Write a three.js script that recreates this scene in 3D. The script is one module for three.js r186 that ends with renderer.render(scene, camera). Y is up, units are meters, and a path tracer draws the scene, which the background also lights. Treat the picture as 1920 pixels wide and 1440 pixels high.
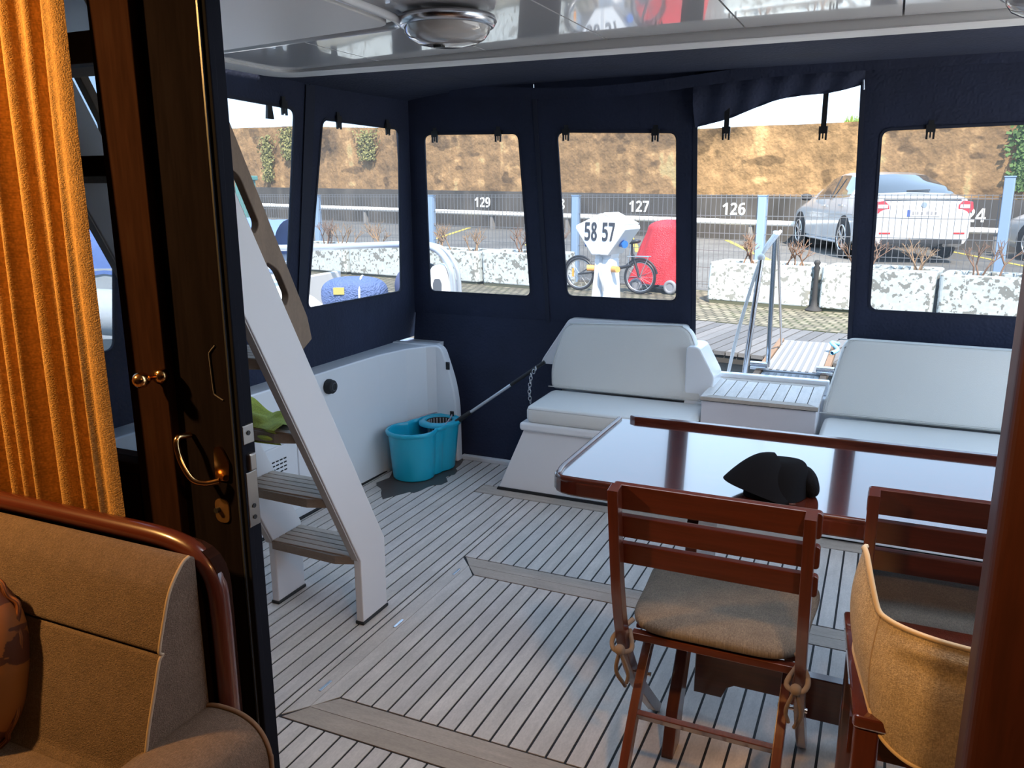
import * as THREE from 'three';
import { RoundedBoxGeometry } from 'three/addons/geometries/RoundedBoxGeometry.js';
import { mergeGeometries, mergeVertices, toCreasedNormals } from 'three/addons/utils/BufferGeometryUtils.js';
import { TextGeometry } from 'three/addons/geometries/TextGeometry.js';
import { FontLoader } from 'three/addons/loaders/FontLoader.js';
import { RectAreaLightUniformsLib } from 'three/addons/lights/RectAreaLightUniformsLib.js';

// ---------------------------------------------------------------- camera, sky, sun, exposure
const scene = new THREE.Scene();
const camera = new THREE.PerspectiveCamera(49.918, 4 / 3, 0.05, 400);
camera.position.set(0, 1.5, 0);
camera.up.set(-0.09076, 0.97337, -0.21053);
camera.lookAt(-0.40000, 1.5 - 0.22923, -0.88738);
scene.add(camera);

const renderer = new THREE.WebGLRenderer({ antialias: true });
renderer.toneMapping = THREE.LinearToneMapping;
renderer.toneMappingExposure = 3.8;
renderer.shadowMap.enabled = true;
RectAreaLightUniformsLib.init();

// pale winter sky: one gradient with height, the same all round
const SKY_GAIN = 0.82;
{
  const w = 16, h = 256, d = new Float32Array(w * h * 4);
  for (let j = 0; j < h; j++) {
    const el = ((j + 0.5) / h - 0.5) * 180, t = Math.min(1, Math.max(0, el / 70)), s = Math.pow(t, 0.6);
    for (let i = 0; i < w; i++) d.set([THREE.MathUtils.lerp(0.56, 0.48, s), THREE.MathUtils.lerp(0.76, 0.70, s), THREE.MathUtils.lerp(0.97, 1.02, s), 1], (j * w + i) * 4);
  }
  const sky = new THREE.DataTexture(d, w, h, THREE.RGBAFormat, THREE.FloatType);
  sky.mapping = THREE.EquirectangularReflectionMapping; sky.magFilter = THREE.LinearFilter; sky.needsUpdate = true;
  scene.background = sky; scene.environment = sky;
  scene.backgroundIntensity = SKY_GAIN; scene.environmentIntensity = SKY_GAIN;
}
const sun = new THREE.DirectionalLight(new THREE.Color().setRGB(1, 0.90, 0.76), 3.9);
{
  const el = 50 * Math.PI / 180, az = 30 * Math.PI / 180;
  sun.position.set(Math.sin(az) * Math.cos(el), Math.sin(el), Math.cos(az) * Math.cos(el)).multiplyScalar(40);
  sun.target.position.set(-4, 0, -10); sun.position.add(sun.target.position);
  sun.castShadow = true; sun.shadow.radius = 2;
  Object.assign(sun.shadow.camera, { left: -35, right: 35, top: 35, bottom: -35, near: 1, far: 120 });
  sun.shadow.mapSize.set(4096, 4096);
  scene.add(sun, sun.target);
}

// ---------------------------------------------------------------- helpers
let seed = 12345;
const rnd = () => { seed = (seed + 0x6D2B79F5) | 0; let t = Math.imul(seed ^ (seed >>> 15), 1 | seed); t = (t + Math.imul(t ^ (t >>> 7), 61 | t)) ^ t; return ((t ^ (t >>> 14)) >>> 0) / 4294967296; };
const rr = (a, b) => a + (b - a) * rnd();
const { lerp, clamp, smoothstep } = THREE.MathUtils;
const V = (x, y, z) => new THREE.Vector3(x, y, z);
const hash = (x, y, s) => { let n = Math.imul(x, 374761393) ^ Math.imul(y, 668265263) ^ Math.imul(s, 1274126177); n = Math.imul(n ^ (n >>> 13), 1103515245); return ((n ^ (n >>> 16)) >>> 0) / 4294967296; };
function noise(x, y, px, py, s) {            // periodic value noise
  const ix = Math.floor(x), iy = Math.floor(y), fx = x - ix, fy = y - iy, u = fx * fx * (3 - 2 * fx), v = fy * fy * (3 - 2 * fy);
  const m = (a, p) => ((a % p) + p) % p, h = (a, b) => hash(m(a, px), m(b, py), s);
  return lerp(lerp(h(ix, iy), h(ix + 1, iy), u), lerp(h(ix, iy + 1), h(ix + 1, iy + 1), u), v);
}
function fbm(x, y, px, py, s, oct = 4) { let a = 0.5, sum = 0, n = 0; for (let i = 0; i < oct; i++) { sum += a * noise(x, y, px, py, s + i); n += a; a *= 0.5; x *= 2; y *= 2; px *= 2; py *= 2; } return sum / n; }
function tex(w, h, fn, size = 1, srgb = true, sizeV) {   // fn(u, v) -> [r, g, b] in 0..1, tile of size metres
  const d = new Uint8Array(w * h * 4);
  for (let j = 0; j < h; j++) for (let i = 0; i < w; i++) { const c = fn(i / w, j / h), k = (j * w + i) * 4; for (let q = 0; q < 3; q++) d[k + q] = clamp(c[q] ?? c[0], 0, 1) * 255; d[k + 3] = 255; }
  const t = new THREE.DataTexture(d, w, h); t.wrapS = t.wrapT = THREE.RepeatWrapping; t.magFilter = THREE.LinearFilter; t.minFilter = THREE.LinearMipmapLinearFilter; t.generateMipmaps = true;
  if (srgb) t.colorSpace = THREE.SRGBColorSpace;
  t.repeat.set(1 / size, 1 / (sizeV ?? size)); t.needsUpdate = true; return t;
}
const grainFn = (fine, s) => (u, v) => { const a = fbm(u * fine, v * 4, fine, 4, s), b = fbm(u * fine * 4, v * 6, fine * 4, 6, s + 9, 2); return [0.72 + 0.2 * a + 0.16 * b]; };
const deckFn = (u, v) => { const a = fbm(u * 40, v * 5, 40, 5, 3), b = noise(u * 220, v * 90, 220, 90, 13), c = fbm(u * 6, v * 6, 6, 6, 17); return [0.80 + 0.10 * a + 0.06 * b + 0.09 * c]; };
const g1 = grainFn(48, 3), g2 = grainFn(24, 7);
const teakV = tex(512, 512, deckFn, 0.6), teakH = tex(512, 512, (u, v) => deckFn(v, u), 0.6);
const mahV = tex(256, 256, (u, v) => { const a = g2(u, v)[0]; return [a * 1.05, a * 0.98, a * 0.95]; }, 0.4), mahH = tex(256, 256, (u, v) => { const a = g2(v, u)[0]; return [a * 1.05, a * 0.98, a * 0.95]; }, 0.4);
const weave = tex(256, 256, (u, v) => { const a = noise(u * 128, v * 32, 128, 32, 5), b = noise(u * 32, v * 128, 32, 128, 6), c = fbm(u * 6, v * 6, 6, 6, 8); return [0.62 + 0.2 * a + 0.14 * b + 0.1 * c]; }, 0.12);
const weaveB = tex(256, 256, (u, v) => [0.5 * noise(u * 128, v * 64, 128, 64, 15) + 0.5 * noise(u * 64, v * 128, 64, 128, 16)], 0.12, false);
const clothB = tex(256, 256, (u, v) => [0.75 * fbm(u * 10, v * 2, 10, 2, 21, 3) + 0.25 * noise(u * 128, v * 128, 128, 128, 22)], 0.9, false);
const canvasT = tex(256, 256, (u, v) => [0.8 + 0.2 * fbm(u * 5, v * 5, 5, 5, 31, 5) ], 0.8);
const mottle = tex(256, 256, (u, v) => [0.86 + 0.16 * fbm(u * 8, v * 8, 8, 8, 41, 5)], 1);
const vinylB = tex(256, 256, (u, v) => [fbm(u * 5, v * 3, 5, 3, 51, 3)], 0.7, false);

function M(color, rough = 0.6, o = {}) {
  const c = Array.isArray(color) ? new THREE.Color().setRGB(...color) : new THREE.Color(color);
  const phys = ['clearcoat', 'transmission', 'sheen', 'thickness', 'ior', 'clearcoatRoughness', 'specularIntensity'].some((k) => k in o);
  return new (phys ? THREE.MeshPhysicalMaterial : THREE.MeshStandardMaterial)({ color: c, roughness: rough, ...o });
}
const MAT = {
  gelcoat: M([0.84, 0.85, 0.87], 0.22, { clearcoat: 0.6, clearcoatRoughness: 0.08 }),
  gelcoatMatt: M([0.80, 0.80, 0.82], 0.45),
  ceiling: M([0.72, 0.72, 0.73], 0.16, { clearcoat: 1, clearcoatRoughness: 0.03 }),
  ceilingRim: M([0.74, 0.73, 0.72], 0.45),
  caulk: M([0.012, 0.012, 0.014], 0.7),
  navy: M([0.015, 0.022, 0.055], 0.85, { map: canvasT, bumpMap: clothB, bumpScale: 0.006, side: THREE.DoubleSide }),
  navyDark: M([0.010, 0.014, 0.032], 0.8, { side: THREE.DoubleSide }),
  black: M([0.012, 0.012, 0.014], 0.5),
  rubber: M([0.02, 0.02, 0.022], 0.75),
  vinyl: M([0.67, 0.68, 0.70], 0.22, { transmission: 1, thickness: 0, ior: 1.3, side: THREE.DoubleSide, bumpMap: vinylB, bumpScale: 0.01 }),
  glassDoor: M([0.66, 0.70, 0.74], 0.02, { transmission: 1, thickness: 0, ior: 1.4, side: THREE.DoubleSide }),
  teak: [[0.71, 0.655, 0.605], [0.68, 0.625, 0.575], [0.74, 0.68, 0.63], [0.70, 0.645, 0.605]].map((c) => M(c, 0.55, { map: teakV })),
  teakX: [[0.52, 0.45, 0.385], [0.48, 0.41, 0.345]].map((c) => M(c, 0.75, { map: teakH })),
  teakDark: M([0.32, 0.255, 0.205], 0.75, { map: teakH }),
  teakRail: M([0.23, 0.16, 0.11], 0.6, { map: teakV }),
  mahX: M([0.085, 0.022, 0.014], 0.30, { map: mahH, clearcoat: 0.7, clearcoatRoughness: 0.12 }),
  mahY: M([0.085, 0.022, 0.014], 0.30, { map: mahV, clearcoat: 0.7, clearcoatRoughness: 0.12 }),
  mahTop: M([0.085, 0.022, 0.014], 0.12, { map: mahH, ior: 1.7, clearcoat: 1, clearcoatRoughness: 0.04 }),
  darkWood: M([0.020, 0.010, 0.008], 1, { map: mahV, specularIntensity: 0.05 }),
  shadedDoor: M([0.010, 0.009, 0.012], 1, { map: mahV, specularIntensity: 0.05 }),  // mahogany leaf coloured near black, its backlit shade put into the colour
  brass: M([0.75, 0.46, 0.20], 0.18, { metalness: 1 }),
  steel: M([0.62, 0.63, 0.66], 0.22, { metalness: 1 }),
  alu: M([0.66, 0.68, 0.72], 0.35, { metalness: 1 }),
  leather: M([0.76, 0.755, 0.72], 0.5, { bumpMap: weaveB, bumpScale: 0.0004 }),
  piping: M([0.62, 0.62, 0.60], 0.6),
};
const prep = (g) => { g = g.index ? g.toNonIndexed() : g; return g; };
function uvm(g) {                            // uv in metres from the dominant direction of each face
  g = prep(g); const p = g.attributes.position, n = p.count, uv = new Float32Array(n * 2);
  const a = V(), b = V(), c = V(), d = V();
  for (let i = 0; i < n; i += 3) {
    a.fromBufferAttribute(p, i); b.fromBufferAttribute(p, i + 1); c.fromBufferAttribute(p, i + 2);
    d.copy(b).sub(a).cross(c.clone().sub(a)); const x = Math.abs(d.x), y = Math.abs(d.y), z = Math.abs(d.z);
    [a, b, c].forEach((q, k) => uv.set(y >= x && y >= z ? [q.x, q.z] : x >= z ? [q.z, q.y] : [q.x, q.y], (i + k) * 2));
  }
  g.setAttribute('uv', new THREE.BufferAttribute(uv, 2)); return g;
}
const names = new Map();
function numbered(n) { const k = names.get(n) ?? 0; names.set(n, k + 1); return k ? n + '_' + String(k).padStart(3, '0') : n; }
function mesh(name, g, m, parent) {
  if (Array.isArray(g)) { g = mergeGeometries(g.map((q) => { q = prep(q); for (const k of Object.keys(q.attributes)) if (!['position', 'normal', 'uv'].includes(k)) q.deleteAttribute(k); return q; })); }
  const o = new THREE.Mesh(g, m); o.name = parent ? name : numbered(name); o.castShadow = o.receiveShadow = true; (parent ?? scene).add(o); return o;
}
function tag(o, label, category, group) { o.userData = { ...o.userData, label, category }; if (group) o.userData.group = group; return o; }
function thing(name, label, category, pos = [0, 0, 0], turn = 0, group) { const o = new THREE.Group(); o.name = numbered(name); scene.add(o); o.position.set(...pos); o.rotation.y = turn; return tag(o, label, category, group); }
function struct(name, label) { const o = new THREE.Group(); o.name = name; o.userData = { kind: 'structure', label }; scene.add(o); return o; }
const stuff = (o) => { o.userData.kind = 'stuff'; return o; };
function dup(root, pos, turn, label) { const r = root.clone(); r.userData = { ...root.userData }; r.name = numbered(root.name.replace(/_\d{3}$/, '')); scene.add(r); r.position.set(...pos); r.rotation.y = turn; if (label) r.userData.label = label; return r; }

const box = (x0, x1, y0, y1, z0, z1, r = 0) => { const w = x1 - x0, h = y1 - y0, d = Math.abs(z1 - z0); const g = r ? new RoundedBoxGeometry(w, h, d, 2, Math.min(r, w / 2.01, h / 2.01, d / 2.01)) : new THREE.BoxGeometry(w, h, d); g.translate((x0 + x1) / 2, (y0 + y1) / 2, (z0 + z1) / 2); return uvm(g); };
const shape = (pts) => { const s = new THREE.Shape(); pts.forEach(([x, y], i) => i ? s.lineTo(x, y) : s.moveTo(x, y)); s.closePath(); return s; };
function roundPoly(pts, r) {                 // polygon with rounded corners -> Shape
  const s = new THREE.Shape(), n = pts.length;
  for (let i = 0; i < n; i++) {
    const p = pts[i], a = pts[(i + n - 1) % n], b = pts[(i + 1) % n], R = Array.isArray(r) ? r[i] : r;
    const da = Math.hypot(a[0] - p[0], a[1] - p[1]), db = Math.hypot(b[0] - p[0], b[1] - p[1]), k = Math.min(R, da / 2.05, db / 2.05);
    const q0 = [p[0] + (a[0] - p[0]) * k / da, p[1] + (a[1] - p[1]) * k / da], q1 = [p[0] + (b[0] - p[0]) * k / db, p[1] + (b[1] - p[1]) * k / db];
    i ? s.lineTo(...q0) : s.moveTo(...q0); s.quadraticCurveTo(p[0], p[1], ...q1);
  }
  s.closePath(); return s;
}
const ex = (s, depth, bevel = 0, seg = 6) => new THREE.ExtrudeGeometry(s, { depth: depth - 2 * bevel, bevelEnabled: bevel > 0, bevelThickness: bevel, bevelSize: bevel, bevelOffset: -bevel, bevelSegments: 2, curveSegments: seg }).translate(0, 0, bevel);
const exZ = (s, z0, z1, bevel = 0, seg) => uvm(ex(Array.isArray(s) ? shape(s) : s, z1 - z0, bevel, seg).translate(0, 0, z0));                       // shape (x, y)
const mapS = (pts, f) => shape(pts.map(f));
const exX = (pts, x0, x1, bevel = 0, r = 0) => uvm(ex(r ? roundPoly(pts.map(([z, y]) => [-z, y]), r) : mapS(pts, ([z, y]) => [-z, y]), x1 - x0, bevel).rotateY(Math.PI / 2).translate(x0, 0, 0)); // profile (z, y)
const exY = (pts, y0, y1, bevel = 0, r = 0) => uvm(ex(r ? roundPoly(pts.map(([x, z]) => [x, -z]), r) : mapS(pts, ([x, z]) => [x, -z]), y1 - y0, bevel).rotateX(-Math.PI / 2).translate(0, y0, 0)); // plan (x, z)
const tube = (pts, r, closed = false, seg, rad = 8, tension = 0.5) => new THREE.TubeGeometry(new THREE.CatmullRomCurve3(pts.map((p) => Array.isArray(p) ? V(...p) : p), closed, 'catmullrom', tension), seg ?? pts.length * 6, r, rad, closed);
function rod(a, b, r, r2 = r, rad = 10) { const A = V(...a), B = V(...b), d = B.clone().sub(A); const g = new THREE.CylinderGeometry(r2, r, d.length(), rad); g.applyQuaternion(new THREE.Quaternion().setFromUnitVectors(V(0, 1, 0), d.clone().normalize())); g.translate(...A.add(B).multiplyScalar(0.5).toArray()); return g; }
function bar(a, b, w, t, side = [1, 0, 0]) {  // rectangular bar from a to b, w across side, t across the rest
  const A = V(...a), B = V(...b), y = B.clone().sub(A), L = y.length(); y.normalize(); const x = V(...side); x.addScaledVector(y, -x.dot(y)).normalize(); const z = x.clone().cross(y);
  const m = new THREE.Matrix4().makeBasis(x, y, z).setPosition(A.add(B).multiplyScalar(0.5));
  return uvm(new RoundedBoxGeometry(w, L, t, 1, Math.min(w, t) * 0.18)).applyMatrix4(m);
}
const mir = (g) => { g = prep(g).scale(-1, 1, 1); for (const k of Object.keys(g.attributes)) { const b = g.attributes[k], n = b.itemSize, q = b.array; for (let i = 0; i < b.count; i += 3) for (let j = 0; j < n; j++) { const t = q[(i + 1) * n + j]; q[(i + 1) * n + j] = q[(i + 2) * n + j]; q[(i + 2) * n + j] = t; } } return g; };
const lathe = (pts, seg = 24) => new THREE.LatheGeometry(pts.map(([x, y]) => new THREE.Vector2(x, y)), seg);
const sphere = (x, y, z, r, sx = 1, sy = 1, sz = 1) => new THREE.SphereGeometry(r, 20, 14).scale(sx, sy, sz).translate(x, y, z);
function grid(nu, nv, f) {                   // smooth surface f(u, v) -> [x, y, z]
  const p = [], uv = [], ix = [];
  for (let j = 0; j <= nv; j++) for (let i = 0; i <= nu; i++) { const q = f(i / nu, j / nv); p.push(...q.slice(0, 3)); uv.push(...(q[3] ?? [i / nu, j / nv])); }
  for (let j = 0; j < nv; j++) for (let i = 0; i < nu; i++) { const a = j * (nu + 1) + i, b = a + 1, c = a + nu + 1, d = c + 1; ix.push(a, b, d, a, d, c); }
  const g = new THREE.BufferGeometry(); g.setAttribute('position', new THREE.Float32BufferAttribute(p, 3)); g.setAttribute('uv', new THREE.Float32BufferAttribute(uv, 2)); g.setIndex(ix); g.computeVertexNormals(); return g;
}
function pillow(w, h, d, k = 4, bulge = 1) {  // soft cushion about its middle: w x h x d, superellipsoid
  const sg = (t, e) => Math.sign(t) * Math.pow(Math.abs(t), e), e = 2 / k;
  return grid(48, 24, (u, v) => { const a = u * 2 * Math.PI, b = (v - 0.5) * Math.PI; const cb = sg(Math.cos(b), e), x = sg(Math.cos(a), e) * cb, y = sg(Math.sin(a), e) * cb, z = sg(Math.sin(b), e); return [x * w / 2, y * h / 2, z * d / 2, [x * w / 2, y * h / 2]]; });
}

// ---------------------------------------------------------------- cockpit floor: caulk bed and teak planks
const floor = struct('floor', 'grey weathered teak planked cockpit floor with black caulking');
mesh('caulk_bed', box(-2.62, 1.62, -0.06, -0.003, -4.05, -1.25), MAT.caulk, floor);
const PITCH = 0.056, GAP = 0.0075, HX0 = -1.506, HX1 = 0.48, HZ0 = -1.662, HZ1 = -2.844;   // hatch outline
const plank = (x0, x1, z0, z1, m) => mesh('plank', box(x0 + GAP / 2, x1 - GAP / 2, -0.012, 0, z1 + GAP / 2, z0 - GAP / 2), m ?? MAT.teak[Math.floor(rnd() * 4)], floor);
const edges = [];
for (let x = -1.535; x > -2.42; x -= PITCH) edges.push([x - PITCH, x]);
edges.push([-1.535, HX0]);
for (let x = HX0; x < 1.6; x += PITCH) edges.push([x, x + PITCH]);
for (const [x0, x1] of edges) {
  const far = x1 > -1.80 ? -3.545 : -3.985; if (x1 > -1.80 && x0 < -1.6) plank(x0, x1, -3.655, -3.985);
  if (x0 >= HX0 - 0.01 && x1 < HX1 + 0.06) { plank(x0, x1, -1.26, HZ0); plank(x0, x1, HZ1, far); } else plank(x0, x1, -1.26, far);
}
plank(-1.815, 1.55, -3.545, -3.655, MAT.teakX[0]);                                     // margin board along the settees
// lifting hatch: mitred margin boards in pairs, planks inside
const quadTop = (pts, m, name = 'plank') => mesh(name, exY(pts, -0.012, 0), m, floor);
{
  const g = 0.003, ix = -1.393, i0 = -1.809, i1 = -2.706, mx = (HX0 + ix) / 2, m0 = (HZ0 + i0) / 2, m1 = (HZ1 + i1) / 2;
  quadTop([[HX0 + g, HZ0 - 0.012], [HX0 + g, HZ1 + 0.012], [mx - 0.001, m1 + g], [mx - 0.001, m0 - g]], MAT.teak[1]);
  quadTop([[mx + 0.001, m0 - g], [mx + 0.001, m1 + g], [ix - g, i1 + g], [ix - g, i0 - g]], MAT.teak[0]);
  const L = HX1 + 0.05;
  quadTop([[HX0 + 0.012, HZ0 - g], [mx + g, m0 + 0.001], [L, m0 + 0.001], [L, HZ0 - g]], MAT.teakX[1]);
  quadTop([[mx + g, m0 - 0.001], [ix + g, i0 + g], [L, i0 + g], [L, m0 - 0.001]], MAT.teakX[0]);
  quadTop([[HX0 + 0.012, HZ1 + g], [mx + g, m1 - 0.001], [L, m1 - 0.001], [L, HZ1 + g]], MAT.teakX[0]);
  quadTop([[mx + g, m1 + 0.001], [ix + g, i1 - g], [L, i1 - g], [L, m1 + 0.001]], MAT.teakX[0]);
  for (let x = ix; x < L - 0.03; x += PITCH) plank(x, x + PITCH, i0, i1);
  for (const [x, z] of [[-1.466, -2.70], [-1.463, -2.256], [-1.469, -1.839]]) {
    const h = mesh('hinge', [box(x - 0.005, x + 0.005, -0.002, 0.004, z - 0.030, z + 0.030, 0.002)], MAT.steel, floor); h.userData.label = 'chrome hatch hinge';
  }
}
{ // water spilled round the bucket
  const pts = []; for (let i = 0; i < 40; i++) { const a = i / 40 * 2 * Math.PI, k = 1 + 0.45 * (noise(i * 0.7, 3.3, 28, 99, 61) - 0.4); pts.push([-2.20 + Math.cos(a) * 0.17 * k + Math.sin(a) * 0.02, -3.68 + Math.sin(a) * 0.34 * k]); }
  tag(mesh('wet_patch', exY(pts.map(([x, z]) => [Math.max(x, -2.385), z]), -0.002, 0.0008), M([0.075, 0.06, 0.055], 0.35)), 'dark wet stain on the teak planks around the bucket', 'stain');
}

// ---------------------------------------------------------------- coaming on the left (and right), white moulding
const trim1 = struct('trim_1', 'white moulded cockpit side with rounded aft end on the ladder side');
const plan = [[-2.42, -1.26], [-2.40, -3.35], [-2.392, -3.60], [-2.35, -3.80], [-2.285, -3.91], [-2.24, -3.94]];
mesh('side_panel', exY([...plan, [-2.62, -3.94], [-2.62, -1.26]], -0.01, 0.655, 0.006), MAT.gelcoat, trim1);
mesh('end_fin', exZ(roundPoly([[-2.62, -0.01], [-2.115, -0.01], [-2.12, 0.40], [-2.21, 0.66], [-2.62, 0.66]], [0.01, 0.01, 0.2, 0.05, 0.01]), -4.0, -3.94, 0.008), MAT.gelcoat, trim1);
mesh('tail_block', box(-2.62, -2.30, -0.01, 0.645, -4.16, -3.985), MAT.gelcoat, trim1);
mesh('base_gap', box(-2.405, -2.386, -0.001, 0.006, -3.7, -1.27), MAT.caulk, trim1);
mesh('locker_lid', [box(-2.415, -2.392, 0.055, 0.39, -2.90, -2.30, 0.004), box(-2.415, -2.385, 0.50, 0.53, -3.02, -1.6, 0.008), box(-2.415, -2.392, 0.055, 0.39, -3.06, -2.906, 0.004)], MAT.gelcoatMatt, trim1);
for (let i = 0; i < 5; i++) for (let j = 0; j < 4; j++) mesh('vent_slot', box(-2.394, -2.3905, 0.27 + j * 0.018, 0.276 + j * 0.018, -2.82 + i * 0.026, -2.802 + i * 0.026), MAT.black, trim1);
for (const [x, y, z] of [[-2.165, 0.55, -3.94], [-2.145, 0.27, -3.94]]) mesh('latch', [box(x - 0.012, x + 0.012, y - 0.022, y + 0.022, z, z + 0.006, 0.003), box(x + 0.004, x + 0.014, y - 0.012, y + 0.016, z + 0.004, z + 0.012, 0.002)], MAT.black, trim1);
{
  const cap = thing('deck_socket', 'round black screw cap on the white cockpit side', 'cap', [-2.401, 0.58, -3.165]);
  mesh('collar', lathe([[0, 0], [0.036, 0], [0.037, 0.012], [0.033, 0.018], [0.033, 0.03], [0.028, 0.036], [0, 0.036]]).rotateZ(-Math.PI / 2), MAT.rubber, cap);
  mesh('ring', new THREE.TorusGeometry(0.018, 0.003, 8, 24).rotateY(Math.PI / 2).translate(0.037, 0, 0), M([0.05, 0.05, 0.055], 0.4), cap);
}
const trim2 = struct('trim_2', 'white moulded cockpit side beyond the table');
mesh('side_panel', box(1.42, 1.62, -0.01, 0.655, -4.0, -1.26, 0.01), MAT.gelcoat, trim2);

// sill under the gate canvas
const trim3 = struct('trim_3', 'pale sill strip under the blue gate canvas');
mesh('sill', box(-2.12, -1.66, -0.01, 0.022, -4.06, -3.99, 0.006), MAT.gelcoatMatt, trim3);

// ---------------------------------------------------------------- canvas enclosure
const ringGeo = (pts, r, w) => { const c = pts.reduce((s, p) => [s[0] + p[0] / pts.length, s[1] + p[1] / pts.length], [0, 0]); const grow = pts.map(([x, y]) => { const d = Math.hypot(x - c[0], y - c[1]); return [x + (x - c[0]) / d * w, y + (y - c[1]) / d * w]; }); const s = roundPoly(grow, r * 1.3); s.holes.push(new THREE.Path(roundPoly(pts, r).getPoints(8))); return s; };
function shear(g, f) { const p = g.attributes.position; for (let i = 0; i < p.count; i++) { const q = f(p.getX(i), p.getY(i), p.getZ(i)); p.setXYZ(i, ...q); } g.computeVertexNormals(); return g; }
const aftZ = (y) => -4.15 + (y - 0.94) * 0.18, aft = (x, y, z) => [x, y, z + aftZ(y)];
const sideX = (y) => -2.49 + (y - 0.94) * 0.105, side = (u, y, w) => [sideX(y) - w, y, u];          // shape (z, y)
function canvas(parent, name, outline, windows, place, r = 0.035) {
  const s = shape(outline); for (const w of windows) s.holes.push(new THREE.Path(roundPoly(w, r).getPoints(8)));
  const o = mesh(name, shear(uvm(ex(s, 0.006)), place), MAT.navy, parent);
  windows.forEach((w) => {
    const grow = w.map((p) => p), pane = mesh('window_pane', shear(uvm(new THREE.ShapeGeometry(roundPoly(grow, r), 8).translate(0, 0, 0.003)), place), MAT.vinyl, parent); pane.userData.label = 'clear flexible plastic window';
    mesh('window_binding', shear(uvm(ex(ringGeo(w, r, 0.016), 0.012).translate(0, 0, -0.003)), place), MAT.navyDark, parent);
  });
  return o;
}
function buckle(parent, at, drop, out = [0, 0, 1]) {      // webbing strap with a side-release buckle
  const [x, y, z] = at, sx = Math.abs(out[2]) > 0.5;
  const b = (u0, u1, y0, y1, w0, w1) => sx ? box(x + u0, x + u1, y + y0, y + y1, z + w0, z + w1) : box(x + w0, x + w1, y + y0, y + y1, z + u0, z + u1);
  if (drop > 0) mesh('strap', b(-0.011, 0.011, 0, drop, 0.004, 0.008), MAT.black, parent);
  mesh('buckle', [b(-0.018, 0.018, -0.018, 0.012, 0.003, 0.014), b(-0.017, -0.009, -0.046, -0.018, 0.004, 0.012), b(0.009, 0.017, -0.046, -0.018, 0.004, 0.012), b(-0.003, 0.003, -0.04, -0.018, 0.005, 0.011)], MAT.black, parent);
}
const wallAft = struct('wall_aft', 'navy blue canvas aft enclosure with clear plastic windows');
const TOP = 2.05;
const W3 = [[-2.382, 0.935], [-1.757, 0.935], [-1.762, 1.775], [-2.306, 1.785]], W4 = [[-1.54, 0.948], [-0.953, 0.95], [-0.953, 1.755], [-1.548, 1.775]];
const W5 = [[-0.047, 0.955], [0.74, 0.955], [0.72, 1.75], [-0.064, 1.738]], W6 = [[0.86, 0.955], [1.40, 0.955], [1.36, 1.75], [0.86, 1.75]];
canvas(wallAft, 'canvas_panel', [[-2.56, 0.80], [-1.662, 0.80], [-1.662, TOP], [-2.46, TOP]], [W3], aft);
canvas(wallAft, 'canvas_panel', [[-1.658, 0.50], [-0.857, 0.50], [-0.857, TOP], [-1.658, TOP]], [W4], aft);
canvas(wallAft, 'canvas_panel', [[-0.120, 0.50], [1.52, 0.50], [1.46, TOP], [-0.158, TOP]], [W5, W6], aft);
mesh('gate_canvas', shear(uvm(ex(shape([[-2.50, 0.0], [-1.55, 0.0], [-1.55, 0.82], [-2.50, 0.82]]), 0.006)), (x, y, z) => [x, y, z - 4.02 - 0.16 * y / 0.82]), MAT.navy, wallAft);
for (const [x0, w] of [[-1.66, 0.022], [-0.862, 0.02], [-0.139, 0.02]]) mesh('zip_strip', shear(uvm(ex(shape([[x0 - w / 2 + (x0 > -0.2 ? 0.02 : 0), 0.6], [x0 + w / 2 + (x0 > -0.2 ? 0.02 : 0), 0.6], [x0 + w / 2 - (x0 > -0.2 ? 0.018 : 0), 1.97], [x0 - w / 2 - (x0 > -0.2 ? 0.018 : 0), 1.97]]), 0.005).translate(0, 0, 0.005)), aft), MAT.navyDark, wallAft);
// rolled door flap above the opening, sagging towards the left
{
  const low = (t) => lerp(1.776, 1.935, Math.pow(t, 0.8)) - 0.012 * Math.sin(t * 9);
  mesh('rolled_flap', grid(40, 14, (u, v) => { const x = lerp(-0.862, -0.150, u), lo = low(u), y = lerp(TOP, lo, v), puff = Math.sin(v * Math.PI) * 0.05 * (1 - u * 0.5) + 0.012 * Math.sin(u * 34 + v * 3) * v; return [x, y, aftZ(y) + 0.012 + puff, [x, y]]; }), MAT.navy, wallAft);
  mesh('flap_back', grid(40, 4, (u, v) => { const x = lerp(-0.862, -0.150, u), y = lerp(TOP, low(u), v); return [x, y, aftZ(y) - 0.012 * (1 - v) + 0.011 * v, [x, y]]; }), MAT.navy, wallAft);
  buckle(wallAft, [-0.714, 1.762, aftZ(1.76) + 0.04], 0.14); buckle(wallAft, [-0.302, 1.752, aftZ(1.76) + 0.012], 0.17);
  mesh('zip_pull', [rod([-0.155, 1.945, aftZ(1.94) + 0.02], [-0.150, 1.905, aftZ(1.9) + 0.02], 0.004)], MAT.steel, wallAft);
  mesh('zip_pull', [rod([-0.865, 1.90, aftZ(1.9) + 0.015], [-0.862, 1.83, aftZ(1.83) + 0.015], 0.006)], M([0.25, 0.2, 0.12], 0.4, { metalness: 0.8 }), wallAft);
}
for (const [x, y] of [[-2.24, 1.79], [-1.87, 1.785], [-1.50, 1.78], [-1.05, 1.765], [0.12, 1.745], [0.55, 1.75]]) buckle(wallAft, [x, y, aftZ(y) + 0.004], 0.03);
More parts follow.
